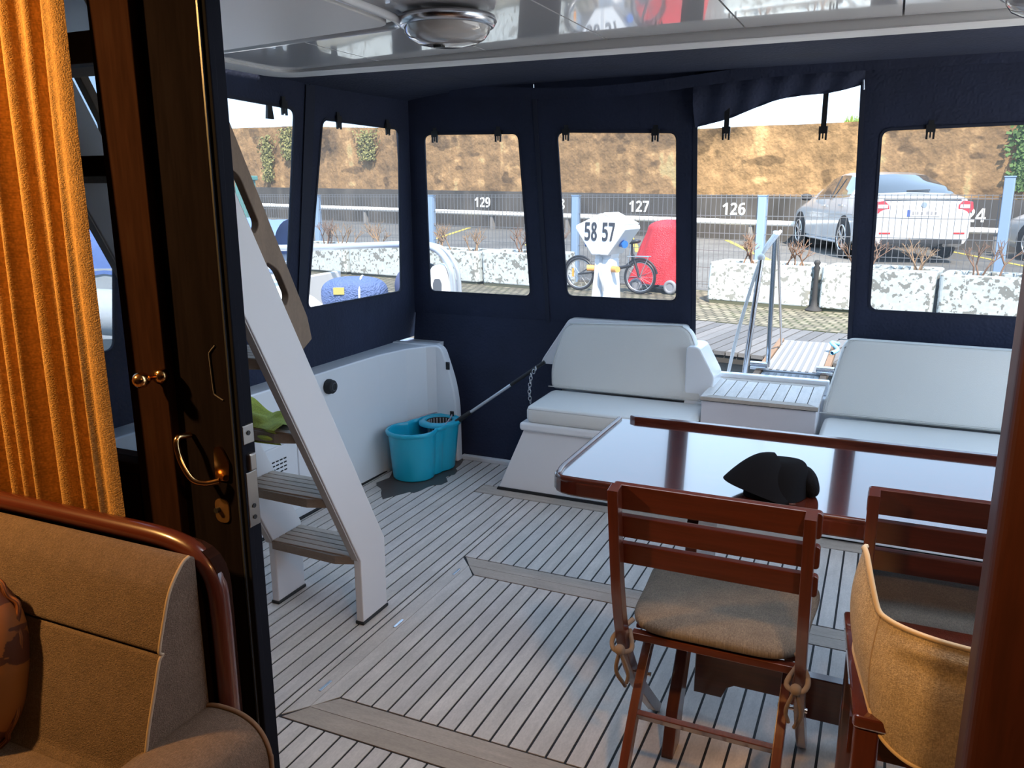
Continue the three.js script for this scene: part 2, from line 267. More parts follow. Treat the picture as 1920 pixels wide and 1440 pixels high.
// soft canvas roof between the hard top and the aft panels, hanging in one long shallow belly
mesh('canvas_roof', grid(60, 20, (u, v) => { const x = lerp(-2.46, 1.5, u), z = lerp(-4.0, -2.80, v), c = (x + 0.47) / 1.95, sag = 0.022 * Math.sin(v * Math.PI) * (0.6 + 0.4 * Math.cos(x * 2.1 + 1.2)); return [x, 2.005 + 0.012 * (1 - c * c) - sag - 0.05 * Math.pow(Math.abs(c), 6), z, [x, z]]; }), MAT.navy, wallAft);
mesh('roof_seam', grid(60, 2, (u, v) => { const x = lerp(-2.1, 1.48, u); return [x, 1.975 - 0.055 * Math.pow(Math.sin(clamp((x + 2.4) / 2.1, 0, 1) * Math.PI), 2) + v * 0.05, -3.90 + v * 0.015, [x, v * 0.05]]; }), MAT.navy, wallAft);

const wallLeft = struct('wall_left', 'navy blue canvas side curtain with clear plastic windows above the white cockpit side');
const W2 = [[-4.0, 0.945], [-3.16, 0.957], [-3.235, 1.812], [-3.885, 1.808]], W1 = [[-3.0, 0.95], [-2.2, 0.95], [-2.2, 1.865], [-3.035, 1.84]], W0 = [[-2.06, 0.95], [-1.4, 0.95], [-1.4, 1.88], [-2.10, 1.865]];
canvas(wallLeft, 'canvas_panel', [[-4.19, 0.655], [-3.105, 0.655], [-3.14, 2.03], [-4.10, 2.03]], [W2], side);
canvas(wallLeft, 'canvas_panel', [[-3.095, 0.655], [-1.26, 0.655], [-1.26, 2.03], [-3.13, 2.03]], [W1, W0], side);
mesh('zip_strip', shear(uvm(ex(shape([[-3.13, 0.66], [-3.07, 0.66], [-3.10, 1.95], [-3.165, 1.95]]), 0.004).translate(0, 0, -0.008)), side), MAT.navyDark, wallLeft);
for (const [z, y] of [[-3.34, 1.812], [-3.76, 1.808], [-2.95, 1.845], [-2.4, 1.86]]) buckle(wallLeft, [sideX(y) + 0.004, y + 0.012, z], 0.03, [1, 0, 0]);
mesh('hook_pad', exZ([[-0.02, -0.035], [0.02, -0.035], [0.012, 0.02], [-0.012, 0.02]], 0, 0.012).rotateY(Math.PI / 2).translate(sideX(1.82) + 0.004, 1.825, -2.86), MAT.black, wallLeft);

// ---------------------------------------------------------------- hard top (ceiling)
const ceiling = struct('ceiling', 'glossy white hard top with panel seams and a plain rim');
const camber = (x) => 0.028 * (1 - Math.pow((x + 0.47) / 1.9, 2));
const RX0 = -2.35, RX1 = 1.42, RZ = -2.92;
const ceilPanel = (x0, x1, z0, z1, y, m, name = 'ceiling_panel') => mesh(name, shear(uvm(new THREE.BoxGeometry(x1 - x0, 0.02, z1 - z0, Math.max(1, Math.round((x1 - x0) / 0.1)), 1, 1).translate((x0 + x1) / 2, y + 0.01, (z0 + z1) / 2)), (x, yy, z) => [x, yy + camber(x), z]), m, ceiling);
const ADDED_PANES = [[-1.05, 1.36, -1.84, -1.29], [0.52, 1.36, -2.78, -1.90]];              // frosted panes added unseen in the hard top to brighten the cockpit (x0, x1, z0, z1)
for (let i = 0; i < 8; i++) {
  const w = (RX1 - RX0 - 0.2) / 8, x0 = RX0 + 0.1 + i * w, z1 = x0 > -1.3 ? -1.86 : -1.26;
  if (x0 < 0.5) ceilPanel(x0 + 0.003, x0 + w - 0.003, RZ + 0.12, z1, 1.958, MAT.ceiling);
}
ceilPanel(0.46, 0.515, RZ + 0.12, -1.86, 1.958, MAT.ceiling);
{
  const flat = (x0, x1, z0, z1, y0, y1) => { const s = shape([[x0, -z0], [x1, -z0], [x1, -z1], [x0, -z1]]); for (const [a, b, c, d] of ADDED_PANES) s.holes.push(new THREE.Path([[a, -c], [b, -c], [b, -d], [a, -d]].map(([x, y]) => new THREE.Vector2(x, y)))); return uvm(ex(s, y1 - y0).rotateX(-Math.PI / 2).translate(0, y0, 0)); };
  mesh('ceiling_core', flat(RX0 + 0.04, RX1 - 0.04, RZ + 0.02, -1.26, 2.01, 2.12), MAT.gelcoatMatt, ceiling);
  mesh('seam_bed', flat(RX0 + 0.05, RX1 - 0.05, RZ + 0.05, -1.26, 2.004, 2.012), M([0.25, 0.25, 0.26], 0.6), ceiling);
  const frost = M([0.92, 0.95, 0.97], 1, { transmission: 1, thickness: 0, ior: 1.1, side: THREE.DoubleSide });
  for (const [a, b, c, d] of ADDED_PANES) {
    const g = mesh('added_skylight', box(a, b, 2.085, 2.095, c, d), frost, ceiling); g.geometry = uvm(new THREE.PlaneGeometry(b - a, d - c).rotateX(-Math.PI / 2).translate((a + b) / 2, 2.09, (c + d) / 2)); g.userData.label = 'frosted pane added to the hard top, unseen, to brighten the cockpit';
  }
}
{ // rim: rounded corner at the left, a down-turned lip
  const s = roundPoly([[RX0, 1.26], [RX0, -RZ], [RX1, -RZ], [RX1, 1.26]], [0.01, 0.16, 0.16, 0.01]); s.holes.push(new THREE.Path(roundPoly([[RX0 + 0.1, 1.30], [RX0 + 0.1, -RZ - 0.115], [RX1 - 0.1, -RZ - 0.115], [RX1 - 0.1, 1.30]], [0.01, 0.1, 0.1, 0.01]).getPoints(10)));
  const g = ex(s, 0.06, 0.006, 10).rotateX(-Math.PI / 2).translate(0, 1.948, 0); mesh('rim', shear(uvm(g), (x, y, z) => [x, y + camber(x), z]), MAT.ceilingRim, ceiling);
}
{ // hatch lid over the ladder with a moulded frame
  mesh('hatch_lid', shear(exY([[-2.30, -1.27], [-2.25, -2.20], [-1.32, -2.12], [-1.26, -1.27]], 1.925, 1.962, 0.004, 0.05), (x, y, z) => [x, y + camber(x), z]), MAT.ceilingRim, ceiling);
  mesh('hatch_moulding', tube([[-1.235, 1.955, -1.28], [-1.255, 1.955, -1.7], [-1.275, 1.955, -2.05], [-1.30, 1.955, -2.13], [-1.37, 1.955, -2.165], [-2.28, 1.94, -2.235]], 0.012, false, 60, 8, 0.2), MAT.ceiling, ceiling);
}
const lampGlass = M([0.50, 0.47, 0.44], 0.08, { clearcoat: 1, clearcoatRoughness: 0.02 });
const lamp0 = thing('ceiling_lamp', 'round clear-domed ceiling lamp on the white hard top beside the ladder hatch', 'lamp', [-1.180, 1.958, -2.185]);
mesh('base_ring', lathe([[0.09, 0.012], [0.135, 0.012], [0.14, 0.0], [0.132, -0.014], [0.118, -0.018], [0.10, -0.012]], 40), MAT.steel, lamp0);
mesh('dome', lathe([[0.122, -0.012], [0.118, -0.03], [0.105, -0.046], [0.08, -0.058], [0.045, -0.065], [0, -0.067]], 40), lampGlass, lamp0);
mesh('sensor', box(-0.012, 0.012, -0.071, -0.06, -0.012, 0.012).translate(-0.01, -0.001, 0.03), MAT.black, lamp0);
dup(lamp0, [0.33, 1.968, -2.50], 0.4, 'round clear-domed ceiling lamp on the hard top above the dining table');

// ---------------------------------------------------------------- ladder to the flybridge
{
  const L = thing('boarding_ladder', 'steep white ladder with weathered teak treads and a teak handrail', 'ladder', [-1.76, 0, -2.27]);
  const k = 0.512, zf = (y) => -2.198 + k * (y - 0.245), za = (y) => -2.352 + k * (y - 0.275), T = 1.93;     // fore and aft edge lines
  const prof = [[-2.352, 0.012], [-2.352, 0.275], [za(T), T], [zf(T), T], [-2.198, 0.245], [-2.198, 0.012]].map(([z, y]) => [z + 2.27, y]);
  const white = M([0.70, 0.69, 0.71], 0.4);
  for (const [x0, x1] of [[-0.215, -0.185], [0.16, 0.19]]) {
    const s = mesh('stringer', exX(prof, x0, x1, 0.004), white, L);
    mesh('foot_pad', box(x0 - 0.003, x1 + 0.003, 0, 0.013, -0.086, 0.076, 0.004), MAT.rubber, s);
    mesh('shaded_edge', exX([[zf(0.26) + 2.271, 0.25], [zf(T) + 2.271, T], [zf(T) + 2.275, T], [zf(0.26) + 2.275, 0.25]], x0 + 0.002, x1 - 0.002), M([0.44, 0.40, 0.37], 0.5), s);  // shade of the stringer front edge, painted as a darker brownish facing
  }
  for (let i = 0; i < 7; i++) {
    const y = 0.262 + i * 0.2585, z = zf(y) + 2.27 + 0.004;
    const t = mesh('tread', exY([[-0.186, z], [0.10, z + 0.012], [0.161, z - 0.012], [0.161, z - 0.165], [-0.186, z - 0.165]], y - 0.034, y - 0.004), MAT.teakDark, L);
    for (let j = 0; j < 5; j++) mesh('tread_strip', box(-0.184, 0.159, y - 0.005, y, z - 0.162 + j * 0.0325, z - 0.162 + j * 0.0325 + 0.029, 0.002), MAT.teakX[j % 2], t);
  }
  // handrail board with long grip holes along the aft edge of each stringer
  const y1 = 1.92;
  for (const [x, w] of [[0.162, 1], [-0.213, 0.6]]) {
    const railPt = (y, off) => [za(y) + 2.27 - off * (off > 0 ? w * (1 + 0.42 * (y - 0.9)) : 1), y];
    const out = [railPt(1.03, -0.01), railPt(1.06, 0.055), railPt(1.13, 0.072), railPt(y1, 0.068), railPt(y1, -0.01)];
    const s = new THREE.Shape(); out.forEach(([z, y], i) => i ? s.lineTo(-z, y) : s.moveTo(-z, y)); s.closePath();
    for (const [a, b] of [[1.17, 1.31], [1.38, 1.57], [1.64, 1.83]]) { const p = [railPt(a, 0.002), railPt(a + 0.03, 0.034), railPt(b - 0.03, 0.034), railPt(b, 0.002)].map(([z, y]) => [-z, y]); s.holes.push(new THREE.Path(roundPoly(p, 0.02).getPoints(6))); }
    mesh('handrail', uvm(ex(s, 0.026, 0.003).rotateY(Math.PI / 2).translate(x, 0, 0)), MAT.teakRail, L);
  }
  const cl = thing('cleaning_cloth', 'lime green microfibre cloth draped over a ladder tread', 'cloth', [-1.80, 0.78, -1.98]);
  mesh('cloth_sheet', grid(40, 40, (u, v) => { // lies on the tread and hangs over its front edge
    const x = lerp(-0.13, 0.15, u), s = lerp(-0.10, 0.22, v), w = 0.010 * Math.sin(u * 13 + v * 4) + 0.008 * Math.sin(v * 17 - u * 6), f = 0.022;
    const lift = 0.05 * Math.exp(-Math.pow((u - 0.18) / 0.2, 2)) * (1 - smoothstep(v, 0.2, 0.5));
    const over = Math.max(0, s - f) * (0.25 + 0.75 * Math.exp(-Math.pow((u - 0.18) / 0.22, 2)));
    return over > 0 ? [x - over * 0.12, 0.006 - over + w * 0.3, 0.028 + f + 0.012 + w, [x, s]] : [x, 0.006 + Math.max(0, w) + lift, 0.028 + s - 0.01, [x, s]];
  }), M([0.60, 0.72, 0.12], 0.9, { map: weave, side: THREE.DoubleSide }), cl);
  const bt = thing('spray_bottle', 'purple bottle with a black cap standing on the ladder tread beside the green cloth', 'bottle', [-1.905, 0.79, -1.965]);
  mesh('body', lathe([[0, 0], [0.028, 0], [0.03, 0.01], [0.03, 0.10], [0.02, 0.125], [0.014, 0.135], [0, 0.135]]), M([0.17, 0.09, 0.28], 0.35), bt);
  mesh('cap', lathe([[0.017, 0.128], [0.022, 0.14], [0.022, 0.22], [0.016, 0.235], [0, 0.237]]), MAT.black, bt);
}

// ---------------------------------------------------------------- mop bucket and mop
{
  const B = thing('mop_bucket', 'turquoise plastic twin mop bucket with a spinning basket on the teak floor', 'bucket', [-2.215, 0.001, -3.70]);
  const blue = M([0.010, 0.42, 0.60], 0.3, { clearcoat: 0.3, clearcoatRoughness: 0.2 });
  // figure-eight outline: large lobe towards the camera, smaller lobe aft
  const A = [0.0, 0.085, 0.125], C = [0.045, -0.135, 0.108];
  const R = (a) => { // radial support of the union seen from the middle
    const dx = Math.cos(a), dz = Math.sin(a), hit = ([cx, cz, r]) => { const b = dx * cx + dz * cz, c = cx * cx + cz * cz - r * r, d = b * b - c; return d < 0 ? 0 : b + Math.sqrt(d); };
    const p = Math.max(hit(A), hit([0.022, -0.03, 0.104])), q = hit(C), k = 7; return Math.pow(Math.pow(p, k) + Math.pow(q, k), 1 / k) * 0.985 + 0.003;
  };
  const wall = (pts) => grid(72, pts.length - 1, (u, v) => { const a = -u * 2 * Math.PI, [k, y, add] = pts[Math.round(v * (pts.length - 1))], r = R(a) * k + add; return [r * Math.cos(a), y, r * Math.sin(a)]; });
  mesh('tub', wall([[0.001, 0.0, 0], [0.85, 0.0, 0], [0.88, 0.008, 0], [1.0, 0.245, 0], [1.0, 0.248, 0.012], [1.0, 0.262, 0.014], [1.0, 0.270, 0.008], [1.0, 0.268, -0.003], [0.99, 0.25, -0.004], [0.88, 0.02, -0.004], [0.001, 0.02, 0]]), blue, B);
  mesh('basket_deck', [lathe([[0.070, 0.235], [0.073, 0.266], [0.085, 0.268], [0.112, 0.262], [0.113, 0.245]], 36).translate(C[0], 0, C[1])], blue, B);
  mesh('basket', lathe([[0.069, 0.262], [0.062, 0.19], [0.055, 0.15], [0, 0.145]], 30).translate(C[0], 0, C[1]), MAT.black, B);
  for (let i = 0; i < 22; i++) { const a = i / 22 * 2 * Math.PI; mesh('basket_rib', box(-0.002, 0.002, 0.2, 0.258, -0.003, 0.003).translate(0.064, 0, 0).rotateY(a).translate(C[0], 0, C[1]), M([0.45, 0.46, 0.47], 0.5), B); }
  mesh('handle', tube([[0.13, 0.262, -0.04], [0.06, 0.272, -0.255], [-0.03, 0.272, -0.24], [-0.108, 0.262, -0.02]], 0.004), M([0.4, 0.36, 0.42], 0.5), B);
  const m = thing('mop', 'aluminium mop handle with black grips leaning from the bucket against the blue canvas', 'mop', [-2.14, 0.2, -3.84]);
  const P = (t) => [lerp(0, 0.545, t), lerp(0.01, 0.415, t), lerp(0, -0.12, t)];
  mesh('socket', rod(P(-0.02), P(0.27), 0.014, 0.013), MAT.black, m); mesh('pole', rod(P(0.26), P(0.68), 0.009), MAT.alu, m); mesh('grip', rod(P(0.67), P(1), 0.010), MAT.black, m);
  mesh('mop_head', [lathe([[0.05, -0.03], [0.055, -0.015], [0.03, 0], [0.012, 0.008]]), ], M([0.3, 0.3, 0.32], 0.9), m);
}

// ---------------------------------------------------------------- settees, step seat
const cushionMat = MAT.leather;
function softPanel(poly, radii, thick, bevel) { return uvm(toCreasedNormals(ex(roundPoly(poly, radii), thick, bevel, 10), 1.0)); }
{
  const S = thing('settee', 'cream padded cockpit settee left of the gangway opening', 'settee', [-1.16, 0, -3.85]);
  const at = (g) => g.translate(1.16, 0, 3.85);
  mesh('base', at(exZ([[-1.714, 0.012], [-0.62, 0.012], [-0.62, 0.35], [-1.566, 0.35]], -4.12, -3.63, 0.004)), MAT.gelcoatMatt, S);
  mesh('plinth', at(exZ([[-1.722, 0], [-0.62, 0], [-0.62, 0.014], [-1.716, 0.014]], -4.12, -3.622)), MAT.caulk, S);
  mesh('seat_lip', at(box(-1.588, -0.74, 0.335, 0.378, -4.12, -3.605, 0.015)), MAT.gelcoat, S);
  const seat = mesh('seat_cushion', at(softPanel([[-1.562, 3.612], [-1.575, 4.02], [-0.742, 4.02], [-0.742, 3.612]].map(([x, z]) => [x, z]), 0.05, 0.085, 0.024).rotateX(-Math.PI / 2).translate(0, 0.374, 0)), cushionMat, S);
  mesh('piping', at(tube([[-1.545, 0.446, -3.95], [-1.548, 0.446, -3.63], [-1.52, 0.446, -3.619], [-0.76, 0.446, -3.619]], 0.0035, false, 60, 6, 0.1)), MAT.piping, seat);
  const bp = [[-1.575, 0.0], [-1.588, 0.12], [-1.525, 0.355], [-0.862, 0.385], [-0.805, 0.25], [-0.765, 0.12], [-0.765, 0.0]], br = [0.03, 0.08, 0.06, 0.07, 0.12, 0.12, 0.03];
  const tilt = (g) => at(g.rotateX(-0.19).translate(0, 0.452, -4.075));
  const back = mesh('back_cushion', tilt(softPanel(bp, br, 0.085, 0.024)), cushionMat, S);
  { const s = roundPoly(bp.map(([x, y]) => [lerp(-1.17, x, 0.975), lerp(0.19, y, 0.955)]), br).getPoints(8).map((p) => [p.x, p.y, 0.079]); mesh('piping', tilt(tube(s, 0.003, true, 160, 6)), MAT.piping, back); }
  mesh('side_panel', at(exZ(roundPoly([[-1.70, 0.36], [-1.685, 0.58], [-1.52, 0.83], [-0.88, 0.83], [-0.88, 0.36]], 0.03), -4.175, -4.125, 0.006)), MAT.gelcoatMatt, S);
  mesh('side_panel', at(exZ(roundPoly([[-0.86, 0.36], [-0.86, 0.745], [-0.795, 0.745], [-0.715, 0.60], [-0.735, 0.36]], 0.02), -4.20, -4.0, 0.008)), MAT.gelcoat, S);
  const S2 = thing('settee', 'long cream padded cockpit settee behind the dining table', 'settee', [0.4, 0, -3.85]);
  const a2 = (g) => g.translate(-0.4, 0, 3.85);
  mesh('base', a2(box(-0.20, 1.41, 0.012, 0.35, -4.12, -3.63, 0.004)), MAT.gelcoatMatt, S2);
  mesh('seat_lip', a2(box(-0.215, 1.41, 0.335, 0.378, -4.12, -3.605, 0.015)), MAT.gelcoat, S2);
  mesh('seat_cushion', a2(softPanel([[-0.205, 3.612], [-0.20, 4.02], [1.40, 4.02], [1.40, 3.612]], 0.05, 0.085, 0.024).rotateX(-Math.PI / 2).translate(0, 0.374, 0)), cushionMat, S2);
  const t2 = (g) => a2(g.rotateX(-0.19).translate(0, 0.452, -4.075)), bp2 = [[-0.212, 0], [-0.205, 0.06], [-0.14, 0.37], [1.30, 0.36], [1.40, 0]], br2 = [0.02, 0.06, 0.05, 0.08, 0.03];
  const back2 = mesh('back_cushion', t2(softPanel(bp2, br2, 0.085, 0.024)), cushionMat, S2);
  { const s = roundPoly(bp2.map(([x, y]) => [lerp(0.6, x, 0.985), lerp(0.18, y, 0.94)]), br2).getPoints(8).map((p) => [p.x, p.y, 0.079]); mesh('piping', t2(tube(s, 0.003, true, 160, 6)), MAT.piping, back2); }
  mesh('side_panel', a2(exZ(roundPoly([[-0.10, 0.36], [-0.10, 0.80], [1.40, 0.80], [1.40, 0.36]], 0.02), -4.175, -4.125, 0.006)), MAT.gelcoatMatt, S2);
  // chain by the left settee
  const ch = thing('gate_chain', 'short steel chain hanging on the blue canvas beside the left settee', 'chain', [-1.66, 0.40, -3.90]);
  for (let i = 0; i < 11; i++) mesh('link', new THREE.TorusGeometry(0.008, 0.0022, 6, 12).scale(1, 1.5, 1).rotateY(i % 2 ? 0 : Math.PI / 2).translate(-0.006 * Math.sin(i * 0.5) + (i > 8 ? (i - 8) * 0.012 : 0), i * 0.0185, -0.02), MAT.steel, ch);
}
{
  const S = thing('step_seat', 'white box step with a small teak planked top between the settees', 'step', [-0.475, 0, -4.01]);
  const at = (g) => g.translate(0.475, 0, 4.01);
  mesh('box_body', at(exX([[-3.80, 0.0], [-3.80, 0.535], [-4.245, 0.535], [-4.245, 0.0]], -0.735, -0.222, 0.004)), M([0.62, 0.60, 0.63], 0.5), S);
  mesh('top_bed', at(box(-0.737, -0.217, 0.532, 0.543, -4.245, -3.79)), MAT.caulk, S);
  const g = 0.002, x0 = -0.738, x1 = -0.216, z0 = -3.788, z1 = -4.245, w = 0.05;
  const q = (p, m) => mesh('plank', at(exY(p, 0.535, 0.552)), m, S);
  q([[x0, z0], [x1, z0], [x1 - w, z0 - w + g], [x0 + w, z0 - w + g]], MAT.teakX[0]); q([[x0, z0 - g], [x0 + w - g, z0 - w], [x0 + w - g, z1 + w], [x0, z1]], MAT.teak[0]);
  q([[x1, z0 - g], [x1, z1], [x1 - w + g, z1 + w], [x1 - w + g, z0 - w]], MAT.teak[1]); q([[x0 + w, z1 + w - g], [x1 - w, z1 + w - g], [x1, z1], [x0, z1]], MAT.teakX[0]);
  for (let i = 0; i < 8; i++) { const a = x0 + w + i * (x1 - x0 - 2 * w) / 8; q([[a + g, z0 - w - g], [a + (x1 - x0 - 2 * w) / 8 - g, z0 - w - g], [a + (x1 - x0 - 2 * w) / 8 - g, z1 + w + g], [a + g, z1 + w + g]], MAT.teak[i % 4]); }
  mesh('back_sill', at(box(-0.76, -0.20, 0.50, 0.575, -4.29, -4.247, 0.008)), MAT.gelcoat, S);
  const hull = struct('trim_4', 'white transom of the boat below the aft canvas');
  mesh('transom', box(-2.62, 1.62, -0.9, 0.50, -4.34, -4.19, 0.01), MAT.gelcoat, hull);
}

// ---------------------------------------------------------------- dining table
{
  const T = thing('dining_table', 'large varnished mahogany cockpit table with raised fiddle rails', 'table', [0.1, 0, -2.37]);
  const at = (g) => g.translate(-0.1, 0, 2.37);
  const plan = [[-0.812, -2.03], [-0.812, -2.71], [1.02, -2.71], [1.02, -2.03]];
  mesh('table_top', at(exY(plan, 0.672, 0.716, 0.006, [0.09, 0.02, 0.02, 0.09])), MAT.mahTop, T);
  mesh('fiddle_rail', at(exY([[-0.745, -2.712], [-0.765, -2.700], [-0.745, -2.686], [1.0, -2.686], [1.0, -2.712]], 0.712, 0.733, 0.003)), MAT.mahX, T);
  mesh('fiddle_rail', at(tube([[-0.800, 0.718, -2.69], [-0.800, 0.718, -2.14], [-0.785, 0.718, -2.06], [-0.725, 0.718, -2.040], [1.0, 0.718, -2.040]], 0.009, false, 80, 8, 0.15)), MAT.mahX, T);
  for (const x of [-0.42, 0.62]) {
    const leg = mesh('trestle_leg', at(exX([[-2.20, 0.672], [-2.54, 0.672], [-2.44, 0.60], [-2.44, 0.18], [-2.56, 0.0], [-2.64, 0.0], [-2.62, 0.06], [-2.50, 0.22], [-2.30, 0.22], [-2.14, 0.24], [-2.06, 0.10], [-2.02, 0.0], [-1.94, 0.0], [-1.98, 0.12], [-2.08, 0.26], [-2.13, 0.40], [-2.13, 0.60]].reverse(), x - 0.016, x + 0.016, 0.003)), MAT.mahY, T);
  }
  const s = new THREE.Shape(); [[-0.405, 0.05], [-0.405, 0.178], [0.605, 0.178], [0.605, 0.05], [0.10, 0.05], [-0.12, 0.05], [-0.135, 0.085], [-0.16, 0.097], [-0.29, 0.097], [-0.31, 0.085], [-0.325, 0.05]].forEach(([x, y], i) => i ? s.lineTo(x, y) : s.moveTo(x, y)); s.closePath();
  mesh('stretcher', at(exZ(s, -2.235, -2.20, 0.003)), MAT.mahX, T);
}
{ // black cap lying on the table
  const H = thing('black_cap', 'black fabric cap lying on the varnished table', 'cap', [-0.212, 0.7165, -2.155], 0.35);
  const felt = M([0.006, 0.0065, 0.009], 1, { specularIntensity: 0.3, bumpMap: weaveB, bumpScale: 0.001 });
  mesh('crown', grid(48, 20, (u, v) => { // soft dome, creased along the top
    const a = u * 2 * Math.PI, b = v * Math.PI / 2, e = Math.pow(Math.cos(b), 0.55), fold = 1 + 0.03 * Math.sin(a * 4 + 1);
    const x = 0.080 * e * Math.cos(a) * fold + 0.012 * Math.sin(b), z = -0.072 * e * Math.sin(a) * fold, y = 0.098 * Math.pow(Math.sin(b), 0.75) + 0.008 * Math.sin(a * 2 + 2) * e * Math.sin(b * 2); return [x, Math.max(0.001, y), z, [u, v]];
  }), felt, H);
  mesh('peak', grid(30, 12, (u, v) => { // broad front half leaning over the table, its rim lifted
    const a = lerp(0.40, 1.60, u) * Math.PI, k = 1 - Math.pow(Math.abs(u - 0.5) * 2, 2), r = lerp(0.02, 0.098 + 0.026 * k, v), lift = 0.040 * k; return [r * Math.cos(a) - 0.012, lerp(0.112, lift, Math.pow(v, 1.6)) - 0.012 * (1 - k) * v, 0.082 * Math.sin(a) * Math.pow(v, 0.6), [u, v]];
  }), M([0.006, 0.0065, 0.009], 1, { specularIntensity: 0.3, side: THREE.DoubleSide }), H);
  mesh('back_flap', pillow(0.045, 0.075, 0.10, 2.5).rotateZ(0.25).translate(0.085, 0.034, -0.005), felt, H);
  mesh('buckle', box(-0.004, 0.012, 0.001, 0.006, -0.003, 0.003).translate(0.02, 0.0005, 0.078), MAT.steel, H);
}

// ---------------------------------------------------------------- folding chairs (facing the table)
function foldingChair(name, label, pos, turn, group) {
  const C = thing(name, label, 'chair', pos, turn, group);
  const along = (pts, w, t, x) => { // flat curved leg in the (z, y) plane
    const c = new THREE.CatmullRomCurve3(pts.map(([z, y]) => V(0, y, z))), n = 22, out = [], inn = [];
    for (let i = 0; i <= n; i++) { const p = c.getPoint(i / n), d = c.getTangent(i / n); const nz = -d.y, ny = d.z; out.push([p.z + nz * w / 2, p.y + ny * w / 2]); inn.push([p.z - nz * w / 2, p.y - ny * w / 2]); }
    let poly = [...out, ...inn.reverse()]; let A = 0; poly.forEach((p, i) => { const q = poly[(i + 1) % poly.length]; A += -p[0] * q[1] + q[0] * p[1]; }); if (A < 0) poly.reverse();
    return exX(poly.map(([z, y]) => [z, Math.max(0, y)]), x - t / 2, x + t / 2, 0.002);
  };
  for (const s of [-1, 1]) {
    mesh('back_leg', along([[0.25, 0.862], [0.225, 0.72], [0.195, 0.58], [0.145, 0.44], [0.055, 0.30], [-0.07, 0.165], [-0.24, 0.0]], 0.034, 0.024, s * 0.205), MAT.mahY, C);
    mesh('front_leg', along([[-0.075, 0.435], [0.03, 0.37], [0.13, 0.27], [0.225, 0.14], [0.315, 0.0]], 0.036, 0.022, s * 0.170), MAT.mahY, C);
    const b = mesh('bolt', rod([s * 0.155, 0.30, 0.055], [s * 0.222, 0.30, 0.055], 0.006), MAT.steel, C);
  }
  const slat = (y0, y1, z, x0 = -0.212, x1 = 0.232) => mesh('back_slat', exZ(roundPoly([[x0, y0], [x1, y0], [x1, y1], [x0, y1]], 0.012), 0, 0.016, 0.002).rotateX(0.2).translate(0, 0, 0), MAT.mahX, C);
  for (const [y, z, h] of [[0.832, 0.226, 0.062], [0.757, 0.214, 0.056], [0.685, 0.199, 0.053]]) mesh('back_slat', exZ(roundPoly([[-0.218, -h / 2], [0.226, -h / 2], [0.226, h / 2], [-0.218, h / 2]], 0.010), -0.008, 0.008, 0.002).rotateX(0.17).translate(0, y, z - 0.012), MAT.mahX, C);
  for (const z of [0.11, -0.237]) mesh('seat_frame', box(-0.192, 0.192, 0.425, 0.445, z - 0.012, z + 0.012, 0.003), MAT.mahX, C);
  for (let i = 0; i < 6; i++) mesh('seat_slat', box(-0.19, 0.19, 0.438, 0.450, -0.215 + i * 0.052, -0.175 + i * 0.052, 0.003), MAT.mahX, C);
  mesh('rung', bar([-0.165, 0.245, 0.150], [0.165, 0.245, 0.150], 0.034, 0.014, [0, 0.8, 0.6]), MAT.mahX, C);
  const r2 = mesh('rung', bar([-0.165, 0.118, 0.236], [0.165, 0.118, 0.236], 0.045, 0.014, [0, 0.8, 0.6]), MAT.mahX, C);
  mesh('maker_badge', new THREE.CylinderGeometry(0.017, 0.017, 0.002, 24).scale(1.3, 1, 0.75).rotateX(Math.PI / 2 - 0.64).translate(0.02, 0.1225, 0.2435), M([0.12, 0.055, 0.02], 0.4), r2);
  const cush = mesh('seat_cushion', grid(56, 28, (u, v) => { const sg = (t, e) => Math.sign(t) * Math.pow(Math.abs(t), e), a = u * 2 * Math.PI, b = (v - 0.5) * Math.PI, cb = sg(Math.cos(b), 0.4); let x = sg(Math.cos(a), 0.42) * cb, z = -sg(Math.sin(a), 0.42) * cb, y = sg(Math.sin(b), 0.75); return [x * (0.208 + 0.018 * smoothstep(-z, -0.4, 1)), 0.472 + y * 0.026 - 0.006 * x * x - 0.02 * Math.max(0, z - 0.7), -0.08 + z * 0.212, [x * 0.2, z * 0.2]]; }), M([0.20, 0.165, 0.135], 0.9, { map: weave, bumpMap: weaveB, bumpScale: 0.001 }), C);
  const tie = M([0.17, 0.13, 0.105], 0.95);
  for (const s of [-1, 1]) mesh('cushion_tie', [tube([[s * 0.19, 0.475, 0.11], [s * 0.222, 0.45, 0.165], [s * 0.212, 0.43, 0.19], [s * 0.178, 0.425, 0.165], [s * 0.195, 0.45, 0.12]], 0.006), tube([[s * 0.20, 0.43, 0.185], [s * 0.214, 0.36, 0.165], [s * 0.200, 0.30, 0.13]], 0.005), tube([[s * 0.20, 0.435, 0.19], [s * 0.182, 0.37, 0.175], [s * 0.188, 0.33, 0.16]], 0.0045), sphere(s * 0.20, 0.432, 0.188, 0.013)], tie, cush);
  return C;
}
const chair1 = foldingChair('folding_chair', 'varnished mahogany slatted folding chair with a taupe cushion in front of the black cap', [-0.295, 0, -1.905], 0);
dup(chair1, [0.228, 0, -2.10], 0, 'varnished mahogany slatted folding chair behind the cream canvas cover');

